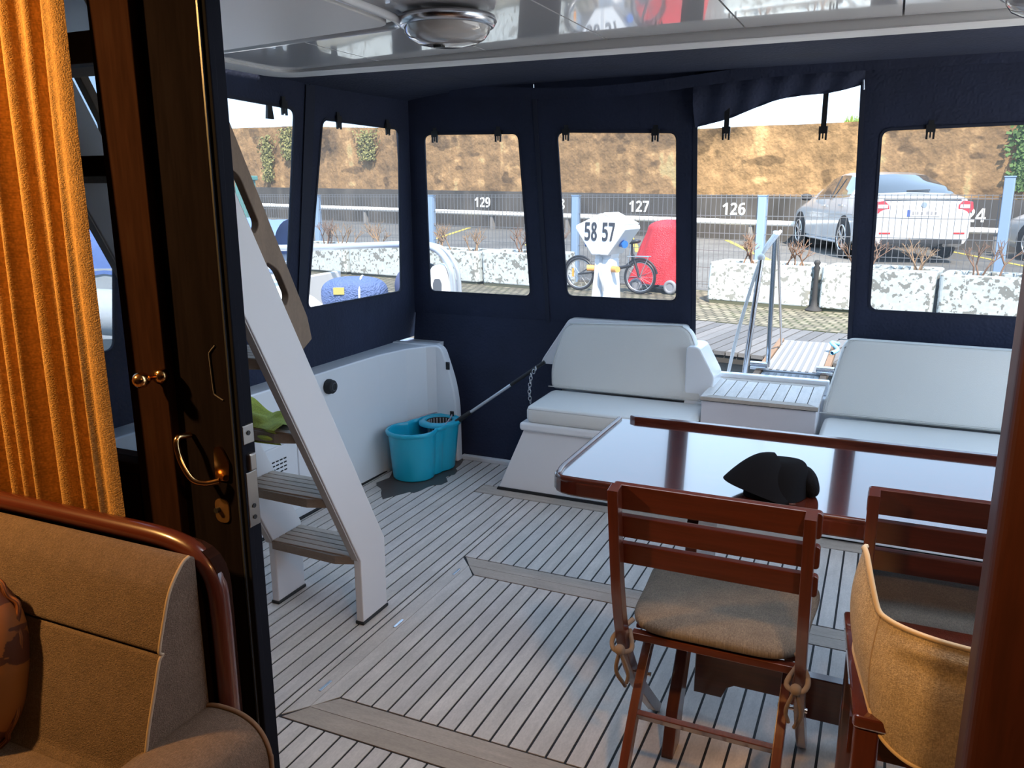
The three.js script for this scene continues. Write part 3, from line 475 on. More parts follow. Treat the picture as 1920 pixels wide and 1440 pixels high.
// ---------------------------------------------------------------- mahogany stool and cream cover by the door post
{
  const S = thing('varnished_stool', 'glossy mahogany stool board half hidden by the cream canvas cover', 'stool', [0.16, 0, -1.62]);
  mesh('seat_board', exY([[-0.140, 0.18], [0.18, 0.18], [0.18, -0.22], [-0.175, -0.22]], 0.555, 0.58, 0.004, 0.012), MAT.mahTop, S);
  for (const [x, z] of [[-0.115, 0.155], [0.155, 0.155], [-0.14, -0.19], [0.155, -0.19]]) mesh('leg', bar([x, 0.0, z], [x, 0.557, z], 0.045, 0.04), MAT.mahY, S);
  mesh('apron', box(-0.12, 0.16, 0.48, 0.557, 0.13, 0.15), MAT.mahX, S); mesh('apron', box(-0.145, -0.125, 0.48, 0.557, -0.19, 0.15), MAT.mahY, S);
  mesh('stretcher', box(-0.10, 0.15, 0.16, 0.20, 0.14, 0.16), MAT.mahX, S);
  const K = thing('canvas_cover', 'cream canvas cover with stitched hems hung over the mahogany stool', 'cover', [0.18, 0.0, -1.47]);
  const cream = M([0.62, 0.50, 0.34], 0.85, { map: weave, bumpMap: weaveB, bumpScale: 0.0008, side: THREE.DoubleSide });
  // plan curve: back left, round the corner, along the front
  const plan = new THREE.CatmullRomCurve3([V(-0.165, 0, -0.14), V(-0.168, 0, -0.06), V(-0.145, 0, -0.005), V(-0.115, 0, 0.02), V(-0.04, 0, 0.045), V(0.08, 0, 0.06), V(0.2, 0, 0.05)]);
  const topY = (t) => t < 0.18 ? lerp(0.835, 0.865, t / 0.18) : t < 0.42 ? lerp(0.865, 0.775, smoothstep(t, 0.18, 0.42)) : lerp(0.775, 0.775, t) - 0.012 * Math.sin((t - 0.42) / 0.58 * Math.PI), botY = (t) => lerp(0.655, 0.515, smoothstep(t, 0.15, 0.66)) ;
  const sheet = (off) => (u, v) => { const p = plan.getPoint(u), d = plan.getTangent(u), y = lerp(botY(u), topY(u), v), fold = 0.008 * Math.exp(-Math.pow((y - 0.735) / 0.016, 2)) * smoothstep(u, 0.45, 0.75) - 0.006 * Math.exp(-Math.pow((y - 0.71) / 0.02, 2)) * smoothstep(u, 0.45, 0.7), o = off + fold + 0.014 * Math.sin(v * Math.PI); return [p.x - d.z * o, y, p.z + d.x * o, [u * 0.5, y]]; };
  mesh('cover_cloth', grid(70, 34, sheet(0)), cream, K);
  const hem = (f, r) => tube(Array.from({ length: 30 }, (_, i) => { const u = i / 29, p = plan.getPoint(u); return [p.x, f(u), p.z]; }), r, false, 90, 6);
  mesh('hem', [hem(topY, 0.005)], M([0.55, 0.42, 0.26], 0.85), K); mesh('hem', [hem(botY, 0.004)], M([0.55, 0.42, 0.26], 0.85), K);
  { const u = 0.41; mesh('seam', tube(Array.from({ length: 12 }, (_, i) => { const q = sheet(-0.001)(u, i / 11); return q.slice(0, 3); }), 0.0022, false, 40, 5), M([0.36, 0.28, 0.2], 0.9), K); }
}

// ---------------------------------------------------------------- saloon shell
const wallFront = struct('wall_front', 'dark stained saloon bulkhead with a wide doorway');
const BZ = -1.25;
mesh('bulkhead', box(-2.62, -2.25, -0.01, 2.1, BZ - 0.03, BZ + 0.03), MAT.darkWood, wallFront);
mesh('bulkhead', box(-2.25, -1.435, -0.01, 0.915, BZ - 0.03, BZ + 0.03), MAT.darkWood, wallFront);
mesh('bulkhead', box(-2.25, 0.26, 1.965, 2.1, BZ - 0.03, BZ + 0.03), MAT.darkWood, wallFront);
mesh('bulkhead', box(0.258, 1.62, -0.01, 2.1, BZ - 0.03, BZ + 0.02), MAT.darkWood, wallFront);
mesh('door_post', exY([[0.166, BZ - 0.045], [0.262, BZ - 0.045], [0.262, BZ + 0.05], [0.166, BZ + 0.05]], -0.01, 2.05, 0.004, 0.02), M([0.050, 0.014, 0.009], 0.5, { map: mahV }), wallFront);
const salon = struct('wall_saloon', 'mahogany lined saloon around the camera');
const lining = M([0.10, 0.045, 0.025], 0.5);
mesh('side_wall', box(-2.70, -2.62, -0.05, 2.15, -1.30, 1.7), lining, salon);
mesh('side_wall', box(1.62, 1.70, -0.05, 2.15, -1.30, 1.7), lining, salon);
mesh('forward_wall', box(-2.70, 1.70, -0.05, 2.15, 1.66, 1.74), lining, salon);
mesh('saloon_ceiling', box(-2.70, 1.70, 2.1, 2.18, -1.30, 1.74), M([0.5, 0.45, 0.38], 0.7), salon);
mesh('saloon_floor', box(-2.70, 1.70, -0.08, -0.005, -1.26, 1.74), M([0.09, 0.045, 0.025], 0.6), salon);
for (const [nm, x, z, p, cone, tx, tz] of [['left', -2.2, -0.35, 5.2, 1.15, 0.35, -0.75], ['right', 0.30, -0.42, 2.0, 0.95, -0.1, -0.65]]) {   // warm saloon downlights behind and above the camera
  const l = thing('saloon_downlight', nm === 'left' ? 'round warm saloon ceiling light above the sofa' : 'round warm saloon ceiling light near the doorway', 'lamp', [x, 2.098, z]);
  mesh('trim_ring', lathe([[0.06, 0.002], [0.085, 0.002], [0.085, -0.008], [0.062, -0.014], [0.058, -0.004]], 28), MAT.brass, l);
  const glow = M([1, 0.8, 0.5], 0.5); glow.emissive = new THREE.Color().setRGB(1, 0.62, 0.28); glow.emissiveIntensity = 1.2; mesh('diffuser', new THREE.CylinderGeometry(0.06, 0.06, 0.006, 28).translate(0, -0.003, 0), glow, l);
  const pl = new THREE.SpotLight(new THREE.Color().setRGB(1, 0.52, 0.16), p, 0, cone, 0.7); pl.name = 'downlight_beam'; pl.castShadow = true; pl.shadow.radius = 3; pl.position.set(0, -0.02, 0); pl.target.position.set(tx, nm === 'left' ? -0.8 : -1.3, tz); l.add(pl, pl.target);
}

// sliding door: fixed glazed leaf at the left, dark leaf with the brass handle
const door1 = struct('door_1', 'glazed saloon door with a brown stile'), DZ = BZ + 0.012;
mesh('stile', box(-1.435, -1.325, 0.0, 1.965, BZ - 0.02, BZ + 0.036, 0.004), M([0.028, 0.015, 0.011], 1, { map: mahV, specularIntensity: 0.05 }), door1);
mesh('rail', box(-2.25, -1.434, 1.530, 1.570, BZ - 0.018, BZ + 0.022, 0.003), MAT.darkWood, door1);
mesh('rail', box(-2.25, -1.434, 1.745, 1.805, BZ - 0.018, BZ + 0.022, 0.003), M([0.045, 0.026, 0.018], 0.5), door1);
mesh('rail', box(-2.25, -1.434, 0.90, 0.925, BZ - 0.035, BZ + 0.035, 0.003), MAT.darkWood, door1);
for (const [a, b] of [[0.925, 1.530], [1.570, 1.745], [1.805, 1.965]]) mesh('pane', box(-2.25, -1.434, a, b, BZ - 0.003, BZ + 0.001), MAT.glassDoor, door1);
const door2 = struct('door_2', 'sliding mahogany door leaf, backlit shade in its colour, with brass fittings');
mesh('leaf', box(-1.330, -1.178, 0.0, 1.965, BZ - 0.036, BZ + 0.016, 0.004), MAT.shadedDoor, door2);
mesh('edge_channel', [box(-1.180, -1.166, 0.0, 1.965, BZ - 0.030, BZ - 0.006), box(-1.180, -1.160, 0.0, 1.965, BZ - 0.002, BZ + 0.014, 0.003)], M([0.010, 0.011, 0.016], 1, { specularIntensity: 0.1 }), door2);
mesh('edge_bead', box(-1.178, -1.174, 0.0, 1.965, BZ + 0.014, BZ + 0.019), M([0.03, 0.035, 0.045], 0.35), door2);
mesh('lock_plate', [box(-1.168, -1.158, 0.995, 1.035, BZ - 0.022, BZ + 0.01, 0.002), box(-1.168, -1.158, 0.815, 0.935, BZ - 0.022, BZ + 0.01, 0.002), box(-1.166, -1.150, 0.938, 0.975, BZ - 0.016, BZ + 0.004, 0.004)], M([0.42, 0.40, 0.38], 0.35, { metalness: 1 }), door2);
for (const y of [1.018, 0.86, 0.835]) mesh('screw', rod([-1.159, y, BZ - 0.005], [-1.156, y, BZ - 0.005], 0.005), MAT.black, door2);
mesh('handle', [tube([[-1.290, 1.005, BZ + 0.02], [-1.297, 1.003, BZ + 0.05], [-1.288, 0.965, BZ + 0.056], [-1.262, 0.925, BZ + 0.056], [-1.238, 0.914, BZ + 0.045], [-1.212, 0.918, BZ + 0.03]], 0.0065, false, 60, 10)], MAT.brass, door2);
mesh('handle_plate', exZ(roundPoly([[-1.232, 0.915], [-1.196, 0.915], [-1.192, 0.955], [-1.212, 0.99], [-1.230, 0.985]], 0.008), BZ + 0.016, BZ + 0.021), MAT.brass, door2);
mesh('key_plate', exZ(roundPoly([[-1.242, 0.82], [-1.205, 0.82], [-1.205, 0.872], [-1.242, 0.872]], 0.016), BZ + 0.016, BZ + 0.019), M([0.22, 0.13, 0.06], 0.4, { metalness: 0.7 }), door2);
mesh('key', [rod([-1.232, 0.848, BZ + 0.016], [-1.232, 0.848, BZ + 0.028], 0.006)], MAT.black, door2);
mesh('finger_pull', [tube([[-1.205, 1.20, BZ + 0.017], [-1.222, 1.182, BZ + 0.018], [-1.218, 1.10, BZ + 0.018], [-1.196, 1.088, BZ + 0.017]], 0.0016, false, 40, 5, 0.1)], M([0.12, 0.12, 0.14], 0.4), door2);
{
  const k = thing('door_knob', 'small turned brass knob on the brown door stile', 'knob', [-1.352, 1.128, BZ + 0.036]);
  mesh('rose', lathe([[0, 0], [0.012, 0], [0.012, 0.004], [0.006, 0.008], [0.006, 0.02], [0.012, 0.026], [0.0165, 0.036], [0.015, 0.048], [0.008, 0.055], [0, 0.056]], 24).rotateX(Math.PI / 2), MAT.brass, k);
  mesh('stop', lathe([[0, 0], [0.014, 0], [0.015, 0.012], [0.010, 0.02], [0, 0.021]], 24).rotateX(Math.PI / 2).translate(0.022, 0.004, -0.001), MAT.brass, k);
}

// ---------------------------------------------------------------- curtain
{
  const C = thing('curtain', 'heavy ochre pleated curtain drawn to the side of the saloon window', 'curtain', [-1.85, 0.80, -1.185]);
  const cloth = M([0.72, 0.42, 0.14], 0.85, { map: weave, bumpMap: weaveB, bumpScale: 0.001, side: THREE.DoubleSide });
  mesh('pleats', grid(420, 20, (u, v) => {
    const x = lerp(-0.45, 0.395 + 0.012 * (1 - v), u), y = lerp(0, 1.27, v), s = (x + 0.45) / 0.052, wob = 0.35 * Math.sin(v * 3 + s * 0.8), f = Math.sin((s + wob * 0.25 + 0.35 * Math.sin(s * 0.7)) * 2 * Math.PI);
    const amp = 0.026 * (0.8 + 0.3 * Math.sin(s * 1.7)) * (0.75 + 0.35 * (1 - v)), wide = u > 0.93 ? smoothstep(u, 0.93, 0.97) : 0;
    return [x, y, lerp(Math.sign(f) * Math.pow(Math.abs(f), 0.8) * amp, 0.014 * Math.sin((u - 0.93) / 0.07 * Math.PI), wide) + 0.012 * Math.sin(v * 2.2 + 1), [x, y]];
  }), cloth, C);
}

// ---------------------------------------------------------------- sofa against the bulkhead, and its twin on the right
{
  const chen = M([0.17, 0.118, 0.088], 0.95, { map: weave, bumpMap: weaveB, bumpScale: 0.0016, sheen: 0.3 });
  const S = thing('saloon_sofa', 'brown chenille sofa with a rounded mahogany top rail below the ochre curtain', 'sofa', [-1.8, 0, -1.0]);
  const at = (g) => g.translate(1.8, 0, 1.0);
  mesh('back_board', at(exZ(roundPoly([[-2.6, 0.02], [-1.150, 0.02], [-1.150, 0.81], [-2.6, 0.815]], [0.01, 0.01, 0.09, 0.01]), -1.165, -1.135)), MAT.darkWood, S);
  const railPts = [[-2.6, 0.812, -1.142], [-2.0, 0.812, -1.142], [-1.5, 0.812, -1.142], [-1.30, 0.810, -1.142], [-1.215, 0.792, -1.142], [-1.172, 0.745, -1.142], [-1.163, 0.66, -1.142], [-1.163, 0.4, -1.142], [-1.163, 0.1, -1.142]];
  mesh('wood_rail', at(tube(railPts, 0.021, false, 120, 14, 0.4)), MAT.mahX, S);
  // back cushion: front face with a crease, side face towards the door
  const prof = [[-1.118, 0.795], [-1.105, 0.803], [-1.085, 0.795], [-1.050, 0.755], [-1.028, 0.70], [-1.012, 0.652], [-1.013, 0.641], [-1.020, 0.636], [-1.009, 0.630], [-0.992, 0.58], [-0.965, 0.50], [-0.945, 0.42], [-0.938, 0.38], [-1.118, 0.36]];
  const fine = new THREE.CatmullRomCurve3(prof.slice(0, 14).map(([z, y]) => V(0, y, z)), false, 'catmullrom', 0.4).getPoints(70).map((p) => [p.z, p.y]); fine.push([-1.118, 0.36]);
  const bc = mesh('back_cushion', [at(exX(fine, -2.6, -1.192, 0.004))], chen, S);
  mesh('piping', at(tube(prof.slice(1, 13).map(([z, y]) => [-1.193, y, z + 0.001]), 0.0035, false, 80, 6)), M([0.36, 0.28, 0.20], 0.9), bc);
  mesh('seat_cushion', at(box(-2.6, -1.20, 0.25, 0.395, -1.10, -0.45, 0.04)), chen, S);
  mesh('seat_base', at(box(-2.6, -1.20, 0.0, 0.25, -1.12, -0.48, 0.01)), MAT.darkWood, S);
  const arch = roundPoly([[-1.245, 0.02], [-1.035, 0.02], [-1.035, 0.475], [-1.245, 0.475]], [0.01, 0.01, 0.1, 0.1]);
  mesh('arm', at(exZ(arch, -1.115, -0.42, 0.012, 14)), chen, S);
  mesh('arm_piping', at(tube(roundPoly([[-1.245, 0.02], [-1.035, 0.02], [-1.035, 0.475], [-1.245, 0.475]], [0.01, 0.01, 0.1, 0.1]).getPoints(14).map((p) => [p.x, p.y, -1.113]), 0.005, true, 160, 6)), M([0.17, 0.10, 0.06], 0.9), S);
  const P = thing('throw_pillow', 'gold patterned pillow with a frilled edge leaning on the sofa', 'pillow', [-1.715, 0.555, -0.90], 0.3);
  const gold = M([0.26, 0.12, 0.035], 0.7, { map: tex(256, 256, (u, v) => { const a = fbm(u * 8, v * 8, 8, 8, 71); return a > 0.52 ? [0.95, 0.8, 0.55] : [0.55, 0.38, 0.28]; }, 0.3) });
  mesh('pillow_body', pillow(0.40, 0.40, 0.14, 2.6).rotateX(-0.25), gold, P);
  mesh('frill', tube(Array.from({ length: 48 }, (_, i) => { const a = i / 48 * 2 * Math.PI, sg = (t) => Math.sign(t) * Math.pow(Math.abs(t), 0.55); return [sg(Math.cos(a)) * (0.190 + 0.004 * Math.sin(i * 2.1)), sg(Math.sin(a)) * (0.190 + 0.004 * Math.cos(i * 1.7)), 0.004 * Math.sin(i * 1.3)]; }), 0.006, true, 190, 6).rotateX(-0.25), gold, P);

  const R = thing('saloon_sofa', 'sofa corner with a mahogany rail beside the right door post', 'sofa', [0.7, 0, -1.0]);
  const ar = (g) => g.translate(-0.7, 0, 1.0);
  mesh('wood_rail', ar(tube([[1.55, 0.80, -1.06], [0.60, 0.80, -1.06], [0.42, 0.798, -1.06], [0.305, 0.775, -1.06], [0.262, 0.71, -1.06], [0.258, 0.5, -1.06], [0.258, 0.1, -1.06]], 0.022, false, 110, 14, 0.4)), M([0.30, 0.09, 0.035], 0.3, { map: mahH, clearcoat: 0.8, clearcoatRoughness: 0.1 }), R);
  mesh('back_board', ar(exZ(roundPoly([[0.262, 0.02], [1.55, 0.02], [1.55, 0.80], [0.262, 0.80]], [0.01, 0.01, 0.01, 0.08]), -1.085, -1.055)), MAT.darkWood, R);
  mesh('back_cushion', ar(exX(fine.map(([z, y]) => [z + 0.085, y - 0.03]), 0.30, 1.55, 0.004)), chen, R);
  mesh('seat_cushion', ar(box(0.28, 1.55, 0.25, 0.395, -1.0, -0.4, 0.04)), chen, R);
  mesh('seat_base', ar(box(0.28, 1.55, 0.0, 0.25, -1.03, -0.43, 0.01)), MAT.darkWood, R);
}

// ================================================================ outside: gangway, quay, neighbours, car park
const QT = -0.18810, QC = 0.98236, QS = 0.18699;                   // the quay is turned against the boat
const Q = (a, b, y = 0) => [QC * a + QS * b, y, QS * a - QC * b];   // a along the quay, b away from the boat
const quayThing = (name, label, cat, a, b, y, group, turn = 0) => thing(name, label, cat, Q(a, b, y), QT + turn, group);
function quayStruct(name, label) { const o = struct(name, label); o.rotation.y = QT; return o; }   // children use x = a, z = -b
const GY = 0.30, road = (a) => 0.247 - 0.0155 * a;

const asphaltT = tex(512, 512, (u, v) => { const a = fbm(u * 6, v * 6, 6, 6, 81, 5), b = noise(u * 128, v * 128, 128, 128, 82); return [0.62 + 0.3 * a + 0.14 * b]; }, 4);
const stoneT = tex(1024, 512, (u, v) => {
  const a = fbm(u * 12, v * 5, 12, 5, 91, 6), b = fbm(u * 40, v * 20, 40, 20, 92, 4), st = fbm(u * 60, v * 2, 60, 2, 93, 3), d = fbm(u * 5, v * 3, 5, 3, 94, 4), hole = fbm(u * 26, v * 12, 26, 12, 96, 3);
  const gr = noise(u * 400, v * 160, 400, 160, 97); let k = 0.74 + 0.14 * a + 0.26 * (b - 0.5) + 0.22 * (st - 0.5) + 0.12 * (gr - 0.5); const dark = smoothstep(d, 0.60, 0.76) * 0.22 + smoothstep(hole, 0.68, 0.76) * 0.25; k *= 1 - dark;
  const lime = smoothstep(st * 0.55 + b * 0.45, 0.62, 0.74) * 0.14; return [k + lime, k * 0.90 + lime, k * 0.76 + lime * 0.9];
}, 13, true, 4.2);
const stoneB = tex(512, 512, (u, v) => [fbm(u * 16, v * 16, 16, 16, 95, 6)], 3, false);
const darkStoneT = tex(512, 256, (u, v) => { const a = fbm(u * 20, v * 6, 20, 6, 101, 5), b = fbm(u * 5, v * 3, 5, 3, 102, 4); return [0.5 + 0.5 * a + 0.25 * (b - 0.5), 0.5 + 0.47 * a + 0.25 * (b - 0.5), 0.5 + 0.44 * a + 0.25 * (b - 0.5)]; }, 8, true, 4);
const peelT = tex(1024, 1024, (u, v) => { const a = fbm(u * 44, v * 44, 44, 44, 111, 4), b = fbm(u * 5, v * 5, 5, 5, 112, 3), p = smoothstep(a * 0.70 + b * 0.30, 0.60, 0.62) * 0.85; const w = 0.93 + 0.07 * noise(u * 64, v * 64, 64, 64, 113); return [lerp(w * 0.97, 0.58, p), lerp(w, 0.57, p), lerp(w, 0.54, p)]; }, 1.3);
const cobbleT = tex(512, 512, (u, v) => { const n = 20, x = u * n, row = Math.floor(v * n), y = v * n - row, xx = x + (row % 2) * 0.5, c = Math.floor(xx), f = xx - c, g = smoothstep(Math.min(f, 1 - f, y, 1 - y), 0.04, 0.16); const t = 0.72 + 0.28 * hash(((c % n) + n) % n, row, 121), moss = smoothstep(fbm(u * 8, v * 8, 8, 8, 122, 4), 0.45, 0.62); return [lerp(0.42 - 0.06 * moss, t, g), lerp(0.42, t * 0.97, g), lerp(0.36 - 0.12 * moss, t * 0.90, g)]; }, 2);

// ---- water
const water = struct('floor_water', 'grey green harbour water around the boat');
mesh('water_surface', new THREE.PlaneGeometry(80, 40, 1, 1).rotateX(-Math.PI / 2).translate(-8, -0.55, 10).rotateY(0), M([0.05, 0.065, 0.07], 0.12, { bumpMap: tex(256, 256, (u, v) => [fbm(u * 10, v * 10, 10, 10, 131, 4)], 3, false), bumpScale: 0.06 }), water);

// ---- pale concrete slab added unseen beyond the open side, bouncing light into the cockpit
const bounceSlab = struct('floor_bounce_slab', 'pale concrete slab added unseen alongside the boat to bounce light');
mesh('bounce_slab', box(2.05, 14, -1.2, 0.2, -5.2, 9), M([0.60, 0.585, 0.56], 0.9, { map: mottle }), bounceSlab);

// ---- quay: concrete face, board deck, cobbles, asphalt
const quay = quayStruct('quay_deck', 'harbour quay with weathered grey decking, cobbles and concrete edge');
mesh('quay_face', box(-40, 20, -1.2, GY - 0.03, -9.2, -6.02), M([0.20, 0.19, 0.175], 0.9, { map: mottle }), quay);
mesh('edge_beam', box(-40, 20, GY - 0.09, GY - 0.012, -6.03, -5.97), M([0.03, 0.028, 0.026], 0.8), quay);
const boardM = [[0.115, 0.115, 0.12], [0.09, 0.09, 0.095], [0.13, 0.127, 0.13]].map((c) => M(c, 0.85, { map: teakV }));
for (let a = -7.0; a < 1.6; a += 0.098) mesh('deck_board', box(a, a + 0.088, GY - 0.03, GY + rr(-0.003, 0.003), -7.28, -5.955), boardM[Math.floor(rnd() * 3)], quay);
mesh('deck_bed', box(-40, 20, GY - 0.06, GY - 0.028, -7.3, -5.98), M([0.05, 0.05, 0.05], 0.9), quay);
mesh('deck_far', [box(-40, -7.02, GY - 0.03, GY, -7.28, -5.955), box(1.62, 20, GY - 0.03, GY, -7.28, -5.955)], boardM[0], quay);
mesh('cobbles', box(-40, 20, GY - 0.08, GY + 0.004, -9.6, -7.28), M([0.21, 0.20, 0.17], 0.9, { map: cobbleT }), quay);
const lot = quayStruct('floor_car_park', 'grey asphalt car park behind the fence with yellow bay lines');
const asphalt = M([0.145, 0.14, 0.132], 0.92, { map: asphaltT });
mesh('asphalt', shear(uvm(new THREE.BoxGeometry(70, 0.3, 9.7, 14, 1, 1).translate(-15, -0.15, -14.35)), (x, y, z) => [x, y + road(x), z]), asphalt, lot);
const yellow = M([0.40, 0.32, 0.06], 0.8);
for (const a of [-13.2, -10.7, -8.2, -5.75, -1.2, 1.3]) mesh('bay_line', shear(uvm(new THREE.BoxGeometry(0.11, 0.012, 5.0, 1, 1, 1).rotateY(0.5).translate(a, 0, -16.3)), (x, y, z) => [x, y + road(x), z]), yellow, lot);

// ---- tall harbour wall with painted bay numbers
const font = await new FontLoader().loadAsync('fonts/droid/droid_sans_bold.typeface.json');
const hw = quayStruct('wall_harbour', 'tall rough tan harbour wall with a dark painted foot and white bay numbers');
const wallTop = (a) => 2.87 + 0.75 * smoothstep(-a, 8, 26);
mesh('stone_face', shear(uvm(new THREE.BoxGeometry(80, 1, 1.2, 160, 14, 1).translate(-16, 0.5, 0)), (x, y, z) => { const h = lerp(-0.2, wallTop(x) + 0.05 * (noise(x * 0.9 + 200, 1, 4000, 9, 5) - 0.5), y), w = z > 0 ? 0.10 * (fbm(x * 1.1 + 100, h * 1.2 + 50, 4000, 4000, 141, 4) - 0.5) : 0; return [x, h, -19.6 + z + w]; }), M([0.37, 0.28, 0.185], 0.95, { map: stoneT, bumpMap: stoneB, bumpScale: 0.05 }), hw);
{ const g = hw.children[0].geometry; const p = g.attributes.position, uv = g.attributes.uv; for (let i = 0; i < p.count; i++) uv.setXY(i, p.getX(i), p.getY(i)); }
mesh('painted_foot', shear(uvm(new THREE.BoxGeometry(80, 1, 0.10, 80, 1, 1).translate(-16, 0.5, 0)), (x, y, z) => [x, y > 0.5 ? road(x) + 1.0 : -0.1, -18.98 + z]), M([0.115, 0.11, 0.105], 0.9, { map: darkStoneT }), hw);
const paint = M([0.72, 0.72, 0.69], 0.85);
[['129', 0], ['128', 1], ['127', 2], ['126', 3], ['125', 4], ['124', 5]].forEach(([t, s]) => {
  const a = -14.27 + 2.426 * s, g = new TextGeometry(t, { font, size: 0.27, depth: 0.006, curveSegments: 4 }); g.computeBoundingBox(); const w = g.boundingBox.max.x; g.scale(0.92, 1, 1).translate(-w * 0.46 + a, road(a) + 0.56, -18.928);
  const o = mesh('bay_number', g, paint, hw); o.userData.label = 'white painted bay number ' + t;
});
const pipe = quayStruct('trim_pipe', 'white guard pipe along the foot of the harbour wall');
mesh('guard_pipe', shear(uvm(new THREE.CylinderGeometry(0.062, 0.062, 60, 14, 30).rotateZ(Math.PI / 2).translate(-14, 0, -18.45)), (x, y, z) => [x, y + road(x) + 0.42, z]), M([0.78, 0.76, 0.72], 0.6), pipe);
for (let a = -40; a < 14; a += 2.4) mesh('pipe_bracket', box(a - 0.04, a + 0.04, road(a) - 0.05, road(a) + 0.40, -18.56, -18.44), M([0.2, 0.19, 0.18], 0.8), pipe);
{ // grass and ivy on the wall
  const blades = [], blade = (x, y, z, h, w, lean) => { const g = new THREE.BufferGeometry(); g.setAttribute('position', new THREE.Float32BufferAttribute([x - w, y, z, x + w, y, z, x + lean, y + h, z + rr(-0.1, 0.1)], 3)); g.setAttribute('uv', new THREE.Float32BufferAttribute([0, 0, 1, 0, 0.5, 1], 2)); g.computeVertexNormals(); blades.push(g); };
  for (let i = 0; i < 900; i++) { const a = i < 500 ? rr(-4.8, -3.2) : rr(-26, -8); blade(a, wallTop(a) - 0.05, -19.15 - rnd() * 0.5, rr(0.06, i < 500 ? 0.26 : 0.14), 0.016, rr(-0.08, 0.08)); }
  const gr = quayStruct('grass_fringe', 'green grass growing along the top of the harbour wall'); gr.userData.kind = 'stuff'; gr.userData.category = 'grass'; mesh('blades', blades, M([0.16, 0.24, 0.05], 0.9, { side: THREE.DoubleSide }), gr);
  for (const [nm, a, y, w, h, n] of [['a', -23.3, 3.1, 1.1, 1.5, 900], ['b', -22.2, 3.3, 1.2, 1.0, 700], ['c', -18.6, 3.1, 1.5, 0.9, 500], ['d', -1.35, 2.55, 0.9, 1.3, 700]]) {
    const lv = []; for (let i = 0; i < n; i++) { const u = rr(-1, 1) * rnd(), t = Math.pow(rnd(), 0.8), g = new THREE.PlaneGeometry(rr(0.03, 0.06), rr(0.04, 0.10)).rotateX(rr(-0.8, 0.8)).rotateY(rr(-0.9, 0.9)).rotateZ(rr(0, 3)).translate(u * w / 2 * (1 - t * 0.5), -t * h, rr(0.0, 0.10)); lv.push(g); }
    const o = quayThing('wall_ivy', { a: 'hanging green ivy on the harbour wall, the longest clump above the blue covered boat', b: 'green ivy clump on the harbour wall seen through the side curtain window', c: 'thin pale green weed clump high on the harbour wall', d: 'dark green ivy on the harbour wall above the second white car' }[nm], 'ivy', a, 18.93, y + 0.2);
    stuff(mesh('leaves', lv, M(nm === 'd' ? [0.08, 0.14, 0.04] : [0.20, 0.19, 0.07], 0.9, { side: THREE.DoubleSide }), o));
  }
}

// ---- mesh fence with blue-grey posts
{
  const wire = M([0.16, 0.165, 0.175], 0.6, { metalness: 0.3 }), postM = M([0.20, 0.29, 0.42], 0.5);
  const posts = [[-13.0, 1.42], [-10.55, 1.42], [-8.1, 1.42], [-5.63, 1.42], [-3.17, 1.42], [-0.766, 1.60], [1.7, 1.60]];
  const say = ['by the davit rail', 'beyond the outboard motor', 'left of the numbered pedestal', 'beside the numbered pedestal', 'behind the gangway rail', 'in front of the second white car', 'past the second white car'];
  for (let i = 0; i < posts.length - 1; i++) {
    const [a0, t0] = posts[i], [a1] = posts[i + 1], F = quayThing('wire_fence', 'galvanised wire mesh fence panel ' + ['by the davits', 'behind the left planters', 'behind the pedestal and bicycle', 'behind the red cover and first planter', 'in front of the parked white saloon car', 'at the second white car'][i], 'fence', a0, 9.5, GY);
    const h = 1.10, w = a1 - a0, hor = [], ver = [];
    for (let y = 0.08; y <= h + 0.01; y += 0.204) { hor.push(new THREE.BoxGeometry(w - 0.08, 0.007, 0.007).translate(w / 2, y, 0)); if (Math.abs(y - 0.08) < 0.01 || y > h - 0.1) hor.push(new THREE.BoxGeometry(w - 0.08, 0.007, 0.007).translate(w / 2, y + 0.03, 0)); }
    for (let x = 0.06; x < w - 0.05; x += 0.0615) ver.push(new THREE.BoxGeometry(0.005, h, 0.005).translate(x, h / 2 + 0.04, 0));
    stuff(mesh('cross_wires', hor, wire, F)); stuff(mesh('upright_wires', ver, wire, F));
    mesh('post', [box(-0.045, 0.045, 0, t0 - GY, -0.045, 0.045, 0.008), box(-0.05, 0.05, t0 - GY - 0.002, t0 - GY + 0.012, -0.05, 0.05, 0.004)], postM, F);
  }
}

